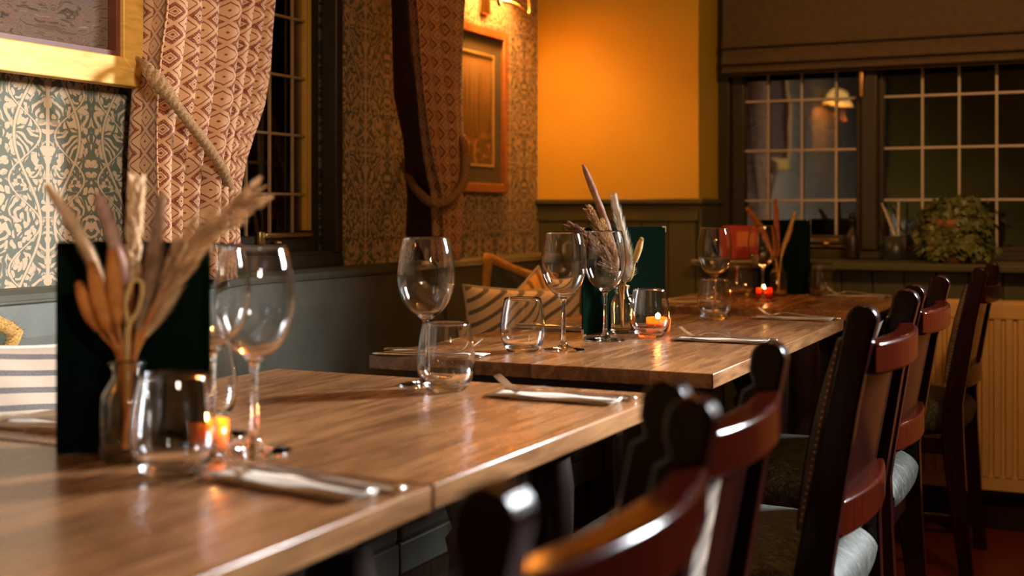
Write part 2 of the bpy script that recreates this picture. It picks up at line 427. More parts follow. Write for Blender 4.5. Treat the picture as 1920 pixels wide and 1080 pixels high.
def lerp(tab, x):
    for (a, fa), (b, fb) in zip(tab, tab[1:]):
        if x <= b: return fa + (fb - fa) * max(0, (x - a)) / (b - a) if not isinstance(fa, tuple) else tuple(p + (q - p) * max(0, (x - a)) / (b - a) for p, q in zip(fa, fb))
    return tab[-1][1]


def thing(name, label, cat, loc=(0, 0, 0), rz=0.0, group=None):
    o = bpy.data.objects.new(name, None); COL.objects.link(o); o.location = loc; o.rotation_euler = (0, 0, rz)
    o.empty_display_size = 0.05
    return tag(o, label, cat, group)


def tag(o, label, cat, group=None):
    o['label'] = label; o['category'] = cat
    if group: o['group'] = group
    return o


def struct(o): o['kind'] = 'structure'; return o


def dup(root, loc, rz, label, group=None):
    r = root.copy(); COL.objects.link(r); r.location = loc; r.rotation_euler = (0, 0, rz); r['label'] = label
    if group: r['group'] = group
    for ch in list(root.children):
        c = ch.copy(); COL.objects.link(c); c.parent = r
        for g in list(ch.children):
            d = g.copy(); COL.objects.link(d); d.parent = c
    return r


# ------------------------------------------------------------------ the room
XW = -2.02      # left wall face
YB = 4.50       # back wall face
struct(MB().box((-2.3, -3.2, -0.1), (3.6, 5.3, 0.0)).build('floor', M['floor']))
struct(MB().box((-2.3, -3.2, 2.5), (3.6, 5.3, 2.6)).build('ceiling', M['ceiling']))
# left wall: wallpaper round the window opening
WY0, WY1, WZ0 = 2.40, 3.10, 0.925
b = MB()
b.box((-2.22, -3.2, 0.885), (XW, WY0, 2.5)).box((-2.22, WY1, 0.885), (XW, 4.8, 2.5)).box((-2.22, WY0, 2.25), (XW, WY1, 2.5)).box((-2.22, WY0, 0.885), (XW, WY1, WZ0))
struct(b.build('wall_left', M['wallpaper']))
struct(MB().box((-2.22, -3.2, 0.0), (XW, 4.6, 0.885)).build('wall_left', M['green']))
struct(MB().box((XW - 0.01, -3.2, 0.862), (XW + 0.022, YB - 0.002, 0.888), 0.005).build('trim_1', M['green']))
# back wall: ochre pier, panelling, recess with the window
RX = -1.378
struct(MB().box((XW - 0.2, YB, 1.09), (RX, 5.0, 2.5)).build('wall_back', M['ochre']))
g = MB(); g.box((XW - 0.2, YB + 0.012, 0), (RX, 5.0, 1.09)); g.box((RX, YB + 0.012, 0), (3.3, 5.0, 0.84))
x = XW
while x < 3.2:
    x2 = x + 0.105
    top = 1.01 if x2 < RX + 0.05 else 0.84
    g.box((x + 0.002, YB, 0.09), (x2 - 0.002, YB + 0.014, top), 0.002); x = x2
g.box((XW, YB - 0.006, 1.01), (RX, YB + 0.012, 1.075), 0.002)
struct(g.build('wall_back_panelling', M['green']))
bpy.data.objects['wall_back_panelling'].name = 'wall_back'
struct(MB().box((XW, YB - 0.022, 1.072), (RX + 0.002, YB + 0.01, 1.093), 0.005).box((RX - 0.01, YB - 0.02, 1.072), (RX + 0.022, 4.83, 1.093), 0.004).build('trim_2', M['green']))
struct(MB().box((RX, YB, 0.84), (RX + 0.012, 4.83, 1.08)).build('trim_3', M['green']))
struct(MB().box((XW, YB - 0.018, 0.0), (3.3, YB + 0.012, 0.10), 0.004).build('baseboard_back', M['blackwood']))
struct(MB().box((0.55, YB, 0.84), (3.3, 4.9, 2.5)).build('wall_back', M['ochre']))
struct(MB().box((RX, 4.60, 2.15), (0.6, 4.9, 2.5)).build('wall_back', M['ochre']))
struct(MB().box((RX - 0.005, YB - 0.085, 0.845), (0.62, 4.86, 0.872), 0.006).build('trim_4', M['green']))
struct(MB().box((-2.3, -3.3, 0), (3.6, -3.2, 2.5)).build('wall_front', M['ochre']))
struct(MB().box((3.3, -3.2, 0), (3.4, 5.0, 2.5)).build('wall_right', M['ochre']))

# back window (two leaded sashes)
YG = 4.80
w = thing('window_2', '', ''); del w['label']; del w['category']; struct(w)
f = MB()
f.box((RX, YG - 0.05, 0.872), (-1.335, YG + 0.06, 2.2), 0.004)             # left jamb
f.box((-1.335, YG - 0.04, 0.872), (0.6, YG + 0.06, 0.905), 0.004)          # bottom rail
f.box((-0.842, YG - 0.055, 0.905), (-0.785, YG + 0.06, 2.2), 0.006)        # mullion
f.box((0.30, YG - 0.05, 0.905), (0.6, YG + 0.06, 2.2), 0.004)
f.box((-1.335, YG - 0.05, 2.12), (0.6, YG + 0.06, 2.2))
f.box((-1.335, YG - 0.02, 0.905), (-1.284, YG + 0.03, 2.12), 0.006); f.box((-0.866, YG - 0.02, 0.905), (-0.842, YG + 0.03, 2.12), 0.004)
f.box((-1.284, YG - 0.02, 0.905), (-0.866, YG + 0.03, 0.958), 0.006)
f.box((-0.785, YG - 0.02, 0.905), (-0.768, YG + 0.03, 2.12), 0.003); f.box((-0.768, YG - 0.02, 0.905), (0.30, YG + 0.03, 0.919), 0.003)
f.build('window_frame', M['darkgreen'], w)


def lattice(xs, zs, x0, x1, z0, z1, axis, pos, wd, mat, parent):
    m = MB()
    for q in xs:
        a, c = (q - wd / 2, q + wd / 2)
        if axis == 1: m.box((a, pos - 0.004, z0), (c, pos + 0.004, z1), 0.0015)
        else: m.box((pos - 0.004, a, z0), (pos + 0.004, c, z1), 0.0015)
    for q in zs:
        a, c = (q - wd / 2, q + wd / 2)
        if axis == 1: m.box((x0, pos - 0.0035, a), (x1, pos + 0.0035, c), 0.0015)
        else: m.box((pos - 0.0035, x0, a), (pos + 0.0035, x1, c), 0.0015)
    return m.build('glazing_lead', mat, parent)


ZH = [1.087, 1.275, 1.463, 1.651, 1.839, 2.027]
lattice([-1.195, -1.068, -0.941], ZH, -1.284, -0.866, 0.958, 2.12, 1, YG - 0.004, 0.0095, M['lead'], w)
lattice([-0.634, -0.508, -0.383, -0.257, -0.13, -0.004, 0.122], ZH, -0.768, 0.30, 0.919, 2.12, 1, YG - 0.004, 0.0095, M['lead'], w)
ng = NT('pane_glass'); fr = ng.n('ShaderNodeFresnel'); fr.inputs[0].default_value = 1.62
tr = ng.n('ShaderNodeBsdfTransparent'); gs = ng.n('ShaderNodeBsdfGlossy'); gs.inputs['Roughness'].default_value = 0.015
mx = ng.n('ShaderNodeMixShader')
wav = ng.noise(ng.obj(), 3.0, 2); bp = ng.n('ShaderNodeBump'); ng.put(bp.inputs['Height'], wav); bp.inputs['Strength'].default_value = 0.05; bp.inputs['Distance'].default_value = 0.02
ng.t.links.new(bp.outputs[0], gs.inputs['Normal'])
ng.put(mx.inputs[0], ng.m_('MULTIPLY', fr.outputs[0], 1.7, clamp=True)); ng.t.links.new(tr.outputs[0], mx.inputs[1]); ng.t.links.new(gs.outputs[0], mx.inputs[2])
ng.t.links.new(mx.outputs[0], ng.out.inputs[0]); M['pane'] = ng.m
MB().box((-1.284, YG + 0.004, 0.958), (-0.866, YG + 0.008, 2.12)).build('pane', M['pane'], w)
MB().box((-0.768, YG + 0.004, 0.919), (0.30, YG + 0.008, 2.12)).build('pane', M['pane'], w)
h = MB().box((-0.846, YG - 0.075, 1.565), (-0.826, YG - 0.055, 1.592), 0.003).box((-0.843, YG - 0.082, 1.46), (-0.829, YG - 0.072, 1.585), 0.003)
h.build('window_handle', M['brass'], w)
h = MB().box((-1.06, YG - 0.036, 0.930), (-0.925, YG - 0.024, 0.946), 0.003).lathe([(0.0001, -0.006), (0.012, -0.004), (0.012, 0.006), (0.0001, 0.008)], (-0.97, YG - 0.036, 0.925), 14).box((-1.075, YG - 0.036, 0.914), (-0.90, YG - 0.03, 0.92), 0.001)
h.build('window_stay', M['brass'], w)

# left window (leaded casement, dark frame)
w = thing('window_1', '', ''); del w['label']; del w['category']; struct(w)
f = MB()
f.box((-2.2, 3.05, WZ0), (-2.085, WY1, 2.25), 0.003).box((-2.06, 3.075, WZ0), (XW + 0.012, WY1 + 0.012, 2.25), 0.006)
f.box((-2.14, WY0, 0.93), (-2.07, 3.06, 0.978), 0.006).box((-2.2, WY0, WZ0 - 0.02), (XW + 0.002, WY1, 0.935), 0.004)
f.box((-2.12, 2.655, 0.93), (-2.06, 2.684, 2.25), 0.006).box((-2.2, WY0, 2.2), (XW, WY1, 2.25)).box((-2.2, WY0, WZ0), (XW + 0.012, WY0 + 0.03, 2.25), 0.004)
f.box((XW - 0.03, WY0, 0.888), (XW + 0.012, WY1 + 0.012, 0.925), 0.004)
f.build('window_frame', M['darkgreen'], w)
lattice([2.751, 2.855, 2.961], [1.092, 1.257, 1.419, 1.582, 1.745, 1.908, 2.07], 2.684, 3.022, 0.978, 2.2, 0, -2.08, 0.0075, M['goldlead'], w)
MB().box((-2.10, 3.022, 0.99), (-2.078, 3.034, 2.2), 0.002).box((-2.10, 3.039, 0.99), (-2.078, 3.053, 2.2), 0.002).build('lit_edge_strip', M['lit_edge'], w)  # two strips added to paint the lit edge of the casement
MB().box((-2.094, 2.43, 0.978), (-2.090, 3.03, 2.2)).build('pane', M['pane'], w)
h = MB().box((-2.062, 2.80, 0.972), (-2.050, 3.02, 0.986), 0.003).box((-2.066, 2.78, 0.955), (-2.056, 2.805, 0.99), 0.002).lathe([(0.0001, -0.004), (0.012, -0.003), (0.013, 0.004), (0.0001, 0.008)], (-2.056, 2.86, 0.958), 14)
h.build('window_stay', M['brass'], w)

# night garden beyond the panes
hg = MB()
rr = random.Random(3)
for i in range(60):
    bm = bmesh.new(); bmesh.ops.create_icosphere(bm, subdivisions=2, radius=rr.uniform(0.25, 0.5))
    for v in bm.verts: v.co *= 1 + rr.uniform(-0.12, 0.12)
    hg.frombm(bm, Matrix.Translation((rr.uniform(-3.6, 2.5), rr.uniform(6.2, 6.8), rr.uniform(0.0, 2.4))), True)
tag(hg.build('hedge', M['hedge']), 'dark hedge in the night garden beyond the back window', 'hedge')
hg = MB()
for i in range(45):
    bm = bmesh.new(); bmesh.ops.create_icosphere(bm, subdivisions=2, radius=rr.uniform(0.25, 0.5))
    for v in bm.verts: v.co *= 1 + rr.uniform(-0.12, 0.12)
    hg.frombm(bm, Matrix.Translation((rr.uniform(-4.3, -3.9), rr.uniform(1.5, 5.0), rr.uniform(0.0, 2.4))), True)
tag(hg.build('hedge', M['hedge']), 'dark hedge in the night garden beyond the casement behind the near curtain', 'hedge')

# roman blind
rb = thing('roman_blind', 'brown linen roman blind half drawn over the back window', 'blind', (0, 0, 0))
b = MB()
prof = [(4.685, 2.14), (4.676, 1.70), (4.660, 1.668), (4.657, 1.660), (4.661, 1.655), (4.682, 1.652), (4.680, 1.647), (4.664, 1.622), (4.657, 1.603), (4.657, 1.597), (4.661, 1.593), (4.682, 1.591), (4.680, 1.587), (4.664, 1.574), (4.660, 1.564), (4.668, 1.560), (4.69, 1.562), (4.70, 1.60), (4.70, 2.14)]
b.prism(prof, 0, -1.338, 0.36, 0.0)
o = b.build('blind_fabric', M['blind'], rb)
b = MB().box((-1.325, 4.69, 1.552), (0.35, 4.705, 1.572), 0.004); b.build('bottom_bar', M['blind'], rb)
MB().box((-1.338, 4.66, 2.14), (0.36, 4.72, 2.2), 0.004).build('headrail', M['blind'], rb)

# ------------------------------------------------------------------ pictures
t = thing('framed_painting', 'gilt-framed oil painting of brown and grey brush strokes on patterned wallpaper', 'painting')
Y0, Y1, Z0, Z1 = 1.28, 2.195, 1.315, 2.0
fw = 0.062


def frame_mesh(x0, x1, Y0, Y1, Z0, Z1, fw, bev):
    m = MB()
    for quad in ([(Y0, Z0), (Y1, Z0), (Y1 - fw, Z0 + fw), (Y0 + fw, Z0 + fw)], [(Y1, Z0), (Y1, Z1), (Y1 - fw, Z1 - fw), (Y1 - fw, Z0 + fw)],
                 [(Y1, Z1), (Y0, Z1), (Y0 + fw, Z1 - fw), (Y1 - fw, Z1 - fw)], [(Y0, Z1), (Y0, Z0), (Y0 + fw, Z0 + fw), (Y0 + fw, Z1 - fw)]):
        m.prism(quad, 0, x0, x1, bev)
    return m


frame_mesh(XW + 0.045, XW + 0.085, Y0, Y1, Z0, Z1, fw, 0.003).build('frame', M['gold'], t)
frame_mesh(XW + 0.02, XW + 0.075, Y0 + fw - 0.004, Y1 - fw + 0.004, Z0 + fw - 0.004, Z1 - fw + 0.004, 0.016, 0.001).build('liner', M['innerfr'], t)
MB().box((XW + 0.004, Y0 + 0.03, Z0 + 0.03), (XW + 0.05, Y1 - 0.03, Z1 - 0.03)).build('canvas', M['canvas'], t)
t = thing('framed_print', 'orange wooden framed sepia print of reeds under the wall lamp', 'picture')
Y0, Y1, Z0, Z1 = 3.60, 4.178, 1.112, 1.69
frame_mesh(XW + 0.002, XW + 0.028, Y0, Y1, Z0, Z1, 0.032, 0.004).build('frame', M['oakframe'], t)
frame_mesh(XW + 0.004, XW + 0.014, Y0 + 0.03, Y1 - 0.03, Z0 + 0.03, Z1 - 0.03, 0.062, 0.0).build('mount', M['mount'], t)
frame_mesh(XW + 0.008, XW + 0.0155, Y0 + 0.09, Y1 - 0.09, Z0 + 0.09, Z1 - 0.09, 0.009, 0.0).build('mount_slip', M['mountlip'], t)
MB().box((XW + 0.003, Y0 + 0.09, Z0 + 0.09), (XW + 0.010, Y1 - 0.09, Z1 - 0.09)).build('print', M['reeds'], t)


# ------------------------------------------------------------------ wall lamps
def shade_mesh(r0, r1, h, fl=16):
    m = MB(); n = 96; rows = 14; vs = []; fs = []
    for k in range(rows):
        t_ = k / (rows - 1); r = r0 + (r1 - r0) * (t_ ** 0.6); z = -h * t_
        for i in range(n):
            a = 2 * PI * i / n; rr_ = r * (1 + (0.02 + 0.07 * t_) * math.cos(fl * a)); zz = z - 0.006 * t_ * math.cos(fl * a)
            vs.append((rr_ * math.cos(a), rr_ * math.sin(a), zz))
    for k in range(rows - 1):
        for i in range(n):
            j = (i + 1) % n; fs.append((k * n + i, k * n + j, (k + 1) * n + j, (k + 1) * n + i))
    return m.add(vs, fs, True)


def wall_lamp(y, z, label, power):
    t = thing('wall_lamp', label, 'lamp', (XW, y, z))
    MB().box((0, -0.035, -0.06), (0.014, 0.035, 0.06), 0.006).build('backplate', M['brass'], t)
    a = MB()
    for s in (-1, 1):
        a.tube(spl([(0.01, 0, 0), (0.05, s * 0.03, -0.01), (0.09, s * 0.07, -0.02), (0.115, s * 0.10, -0.045), (0.12, s * 0.118, -0.05), (0.12, s * 0.13, -0.03), (0.12, s * 0.125, 0.02), (0.12, s * 0.11, 0.05), (0.12, s * 0.10, 0.062)], 8), 0.006, 8)
    a.build('arm', M['brass'], t)
    for s in (-1, 1):
        sh = shade_mesh(0.022, 0.075, 0.095).build('shade', M['lampglass'], t, (0.12, s * 0.10, 0.165), solid=0.003)
        c = MB().lathe([(0.0001, 0.012), (0.014, 0.01), (0.024, 0.0), (0.026, -0.012), (0.0001, -0.012)], (0, 0, 0), 20).build('shade_cap', M['brass'], t, (0.12, s * 0.10, 0.172))
        point('wall_lamp_bulb', (XW + 0.12, y + s * 0.10, z + 0.135), power, WARM, 0.025)
    return t


wall_lamp(4.03, 1.80, 'brass wall lamp with fluted glass shades above the sepia print', 9.5)
wall_lamp(-0.16, 1.80, 'brass wall lamp with fluted glass shades, mirrored in the back window', 8.0)

# ------------------------------------------------------------------ curtains
def curtain_sheet(rows, npl, width, depth, xb, top, bottom, seed=1, nz=70, warp=0.0, front=0.0):
    m = MB(); ns = npl * 14; rg = random.Random(seed)
    ph = [rg.uniform(-0.5, 0.5) for _ in range(npl + 2)]; am = [rg.uniform(0.65, 1.2) for _ in range(npl + 2)]
    vs = []; uv = []; fs = []
    for j in range(nz + 1):
        z = top + (bottom - top) * j / nz
        yl, yr = lerp(rows, z)
        for i in range(ns + 1):
            s = i / ns; sw = s ** (1 + warp)
            ss = 1 - (1 - s) ** (1.0 + warp)
            k = s * npl; ki = int(min(k, npl - 1)); wgt = k - ki
            A = am[ki] * (1 - wgt) + am[ki + 1] * wgt; P_ = ph[ki] * (1 - wgt) + ph[ki + 1] * wgt
            a = 2 * PI * k + P_
            x = xb + A * depth * 0.5 * (math.cos(a) * 0.85 + 0.15 * math.cos(2 * a + 1)) + 0.006 * math.sin(z * 9 + k)
            y = yl + (yr - yl) * ss + 0.62 * (yr - yl) / npl * math.sin(a) * (0.55 if 0 < i < ns else 0)
            vs.append((x, y, z)); uv.append((s * width, z))
    for j in range(nz):
        for i in range(ns):
            a = j * (ns + 1) + i; fs.append((a, a + 1, a + ns + 2, a + ns + 1))
    m.add(vs, fs, True); m.uv = uv; return m


c1 = [(0.0, (2.149, 2.44)), (0.888, (2.149, 2.436)), (0.97, (2.149, 2.432)), (1.10, (2.149, 2.432)), (1.165, (2.149, 2.448)), (1.23, (2.150, 2.478)), (1.297, (2.150, 2.515)), (1.39, (2.158, 2.543)), (1.48, (2.171, 2.558)), (1.563, (2.173, 2.575)), (2.3, (2.17, 2.75))]
t = thing('curtain', 'tied-back patterned curtain beside the large gilt-framed painting', 'curtain')
curtain_sheet(c1, 9, 1.30, 0.15, -1.91, 2.2, 0.89, 4, 90, 0.55).build('curtain_panel', M['curtain'], t, solid=0.003)
rod = MB().tube([(-1.93, 2.0, 2.22), (-1.93, 3.3, 2.22)], 0.014, 12)
t2_ = tag(rod.build('curtain_rail', M['brass']), 'curtain rail above the casement window', 'curtain rail')
rope = thing('rope_tieback', 'jute rope tieback slung diagonally across the near curtain', 'tieback')
path = spl([(-2.0, 2.178, 1.39), (-1.97, 2.185, 1.392), (-1.92, 2.165, 1.372), (-1.85, 2.115, 1.342), (-1.825, 2.135, 1.30), (-1.815, 2.19, 1.245), (-1.812, 2.262, 1.184), (-1.815, 2.315, 1.137), (-1.835, 2.36, 1.105), (-1.88, 2.435, 1.075), (-1.94, 2.44, 1.09), (-2.0, 2.40, 1.15)], 26)
rad = []
for i in range(len(path)):
    u = i / (len(path) - 1); rad.append(0.0045 + 0.0065 * min(1, max(0, (u - 0.18) / 0.08)) + 0.006 * math.exp(-((u - 0.34) / 0.045) ** 2))
MB().tube(path, rad, 18, 420, 3).build('rope', M['rope'], rope)
MB().lathe([(0.0001, -0.012), (0.009, -0.01), (0.011, 0), (0.006, 0.01), (0.008, 0.014), (0.0001, 0.02)], (-2.0, 2.19, 1.405), 14).tube([(-2.022, 2.19, 1.392), (-1.99, 2.19, 1.392)], 0.005, 8).build('wall_hook', M['brass'], rope)

c2 = [(0.0, (3.315, 3.453)), (0.976, (3.315, 3.453)), (1.102, (3.315, 3.45)), (1.195, (3.27, 3.457)), (1.376, (3.204, 3.464)), (1.495, (3.17, 3.467)), (1.644, (3.149, 3.471)), (2.3, (3.10, 3.49))]
t = thing('curtain', 'tied-back patterned curtain with dark lining, beside the sepia print', 'curtain')
curtain_sheet(c2, 4, 0.62, 0.05, -1.82, 2.2, 0.895, 9, 90, 0.0).build('curtain_panel', M['curtain'], t, solid=0.003)
lin = [(0.0, 3.455), (0.973, 3.455), (1.089, 3.455), (1.171, 3.439), (1.261, 3.425), (1.396, 3.364), (1.525, 3.358), (1.686, 3.355), (2.3, 3.35)]
m = MB(); vs = []; fs = []; NZ, NX = 60, 14
for j in range(NZ + 1):
    z = 2.2 + (0.895 - 2.2) * j / NZ; yl = lerp(c2, z)[0]; yw = lerp(lin, z)
    for i in range(NX + 1):
        s = i / NX; vs.append((-1.835 - 0.16 * s + 0.004 * math.sin(s * 14 + z * 5), yl + 0.03 + (yw - yl - 0.03) * s + 0.008 * math.sin(s * 9 + z * 3), z))
for j in range(NZ):
    for i in range(NX):
        a = j * (NX + 1) + i; fs.append((a, a + 1, a + NX + 2, a + NX + 1))
m.add(vs, fs, True).build('lining', M['lining'], t, solid=0.004)
rope = thing('rope_tieback', 'looped jute rope tieback hanging round the curtain with dark lining', 'tieback')
path = spl([(-2.0, 3.44, 1.19), (-1.975, 3.43, 1.165), (-1.93, 3.38, 1.125), (-1.86, 3.32, 1.085), (-1.80, 3.27, 1.068), (-1.775, 3.30, 1.072), (-1.765, 3.35, 1.10), (-1.765, 3.395, 1.14), (-1.775, 3.425, 1.20), (-1.79, 3.44, 1.255), (-1.83, 3.475, 1.275), (-1.92, 3.50, 1.25), (-2.0, 3.50, 1.22)], 16)
MB().tube(path, 0.0125, 18, 420, 3).build('rope', M['rope'], rope)
MB().tube([(-2.022, 3.47, 1.205), (-1.985, 3.47, 1.205)], 0.006, 8).lathe([(0.0001, -0.012), (0.011, 0), (0.0001, 0.012)], (-1.985, 3.47, 1.205), 12).build('wall_hook', M['brass'], rope)


# ------------------------------------------------------------------ benches
def bench(y0, y1, label, segs):
    t = thing('banquette_bench', label, 'bench', (0, 0, 0))
    # back cushion profile in XZ, rounded top
    bp_ = [(XW + 0.002, 0.42), (XW + 0.11, 0.42), (XW + 0.135, 0.55), (XW + 0.125, 0.80), (XW + 0.118, 0.862), (XW + 0.105, 0.882), (XW + 0.085, 0.890), (XW + 0.024, 0.890), (XW + 0.002, 0.86)]
    MB().prism(bp_, 1, y0, y1, 0.006).build('backrest', M['bench'], t)
    pp = MB().tube([(XW + 0.118, y0 + 0.005, 0.868), (XW + 0.118, y1 - 0.005, 0.868)], 0.004, 8); pp.build('piping', M['bench'], t)
    n = max(1, round((y1 - y0) / 0.62)); L = (y1 - y0) / n
    for k in range(n):
        a, c = y0 + k * L, y0 + (k + 1) * L
        MB().box((XW + 0.10, a + 0.001, 0.34), (-1.36, c - 0.001, 0.47), 0.018).build('seat_cushion', M['bench'], t)
        MB().box((-1.385, a + 0.002, 0.275), (-1.362, c - 0.002, 0.345), 0.006).build('front_panel', M['bench'], t)
    MB().box((XW + 0.002, y0, 0.0), (-1.42, y1, 0.342)).build('base', M['blackwood'], t)
    return t


bench(-1.2, 3.505, 'long grey-green leather wall bench with piped back, behind the near tables', 6)
bench(3.53, 4.475, 'short grey-green leather bench in the dark corner under the sepia print', 2)


# ------------------------------------------------------------------ cushions
def cushion(name, label, mat, loc, rot, w, h, th, group=None, fringe=0.0):
    t = thing(name, label, 'cushion', loc); t.rotation_euler = rot
    m = MB(); n = 26; vs = []; fs = []
    def pt(i, j, side):
        u = -1 + 2 * i / n; v = -1 + 2 * j / n
        pin = 1 - 0.07 * (1 - v * v) * abs(u) ** 3; pin2 = 1 - 0.07 * (1 - u * u) * abs(v) ** 3
        bulge = ((1 - u ** 4) * (1 - v ** 4)) ** 0.5
        wr = 0.004 * math.sin(9 * u + 5 * v) * bulge
        return (side * (th / 2 * bulge) + wr, u * w / 2 * pin, v * h / 2 * pin2)
    for side in (1, -1):
        o = len(vs)
        for j in range(n + 1):
            for i in range(n + 1): vs.append(pt(i, j, side))
        for j in range(n):
            for i in range(n):
                a = o + j * (n + 1) + i; q = (a, a + 1, a + n + 2, a + n + 1); fs.append(q if side > 0 else q[::-1])
    m.add(vs, fs, True).build('cover', mat, t)
    edge = [pt(i, 0, 0) for i in range(n)] + [pt(n, j, 0) for j in range(n)] + [pt(n - i, n, 0) for i in range(n)] + [pt(0, n - j, 0) for j in range(n + 1)]
    if fringe:
        f = MB().tube(edge, fringe, 10); rg = random.Random(5)
        P_ = [Vector(p) for p in edge]
        for i in range(len(P_) - 1):
            for _ in range(34):
                q = P_[i].lerp(P_[i + 1], rg.random()); d = Vector((rg.gauss(0, 1), rg.gauss(0, 1), rg.gauss(0, 1))).normalized()
                e = q + d * fringe * rg.uniform(1.2, 1.75); s_ = d.cross(Vector((0.3, 0.5, 0.8))).normalized() * 0.0016
                f.add([q + s_, q - s_, e], [(0, 1, 2)])
        f.build('fringe', M['fringe'], t)
    else:
        MB().tube(edge, 0.0045, 8).build('piping', M['napkin'], t)
    return t


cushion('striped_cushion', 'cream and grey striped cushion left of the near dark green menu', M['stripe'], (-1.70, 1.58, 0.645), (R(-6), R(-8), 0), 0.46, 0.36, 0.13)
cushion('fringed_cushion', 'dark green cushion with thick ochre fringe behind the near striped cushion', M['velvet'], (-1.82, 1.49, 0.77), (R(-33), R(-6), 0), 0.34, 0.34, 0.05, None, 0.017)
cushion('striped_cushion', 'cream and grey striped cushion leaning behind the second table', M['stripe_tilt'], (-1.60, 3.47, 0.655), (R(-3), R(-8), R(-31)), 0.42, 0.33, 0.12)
cushion('striped_cushion', 'ochre-lit striped cushion standing on its corner in the bench corner', M['stripe_warm_lit'], (-1.72, 3.80, 0.655), (R(36), R(-6), R(-31)), 0.30, 0.30, 0.08)
cushion('fringed_cushion', 'dark green cushion with thick ochre fringe at the far end of the bench', M['velvet'], (-1.84, 3.89, 0.705), (R(-18), R(-6), R(-25)), 0.29, 0.30, 0.05, None, 0.019)


# ------------------------------------------------------------------ tables
def table(x0, x1, y0, y1, label, cat='table', rz=0.0, top='table'):
    cx, cy = (x0 + x1) / 2, (y0 + y1) / 2; hx, hy = (x1 - x0) / 2, (y1 - y0) / 2
    t = thing('dining_table', label, 'table', (cx, cy, 0), rz)
    MB().box((-hx, -hy, 0.733), (hx, hy, 0.76), 0.002).build('tabletop', M[top], t)
    a = MB(); ix, iy = hx - 0.13, hy - 0.035
    za = 0.695
    a.box((-ix, -iy, za), (ix, -iy + 0.022, 0.7335)).box((-ix, iy - 0.022, za), (ix, iy, 0.7335)).box((-ix, -iy + 0.0221, za), (-ix + 0.022, iy - 0.0221, 0.7335)).box((ix - 0.022, -iy + 0.0221, za), (ix, iy - 0.0221, 0.7335))
    a.build('apron', M['blackwood'], t)
    prof = [(0.0001, 0), (0.026, 0), (0.03, 0.03), (0.022, 0.06), (0.034, 0.12), (0.038, 0.25), (0.03, 0.36), (0.038, 0.40), (0.024, 0.42), (0.038, 0.46), (0.042, 0.56), (0.043, 0.62), (0.036, 0.67), (0.036, 0.733), (0.0001, 0.733)]
    for sx in (-1, 1):
        for sy in (-1, 1):
            l = MB().lathe(prof, (sx * (ix - 0.040), sy * (iy - 0.045), 0), 20)
            l.build('leg', M['blackwood'], t)
    for sx in (-1, 1):
        for sy in (-1, 1):
            br = MB(); br.prism([(sx * (ix - 0.01), 0.732), (sx * (ix + 0.095), 0.732), (sx * (ix + 0.080), 0.705), (sx * (ix + 0.035), 0.688), (sx * (ix - 0.01), 0.66)], 1, sy * (iy - 0.045) - 0.014, sy * (iy - 0.045) + 0.014, 0.002)
            br.build('corner_bracket', M['blackwood'], t)
    return t


table(-1.345, -0.637, 0.42, 1.153, 'nearest wooden plank table, cut by the left and bottom edges of the photo')
table(-1.372, -0.632, 1.163, 1.893, 'square plank table holding the wine glass and tumbler side by side', rz=R(-0.8))
table(-1.338, -0.642, 2.158, 3.40, 'long plank table in the middle with four place settings and two wine glasses', rz=R(0.6))
table(-1.33, -0.662, 3.70, 4.40, 'dark amber-lit wooden table in the corner below the back window')


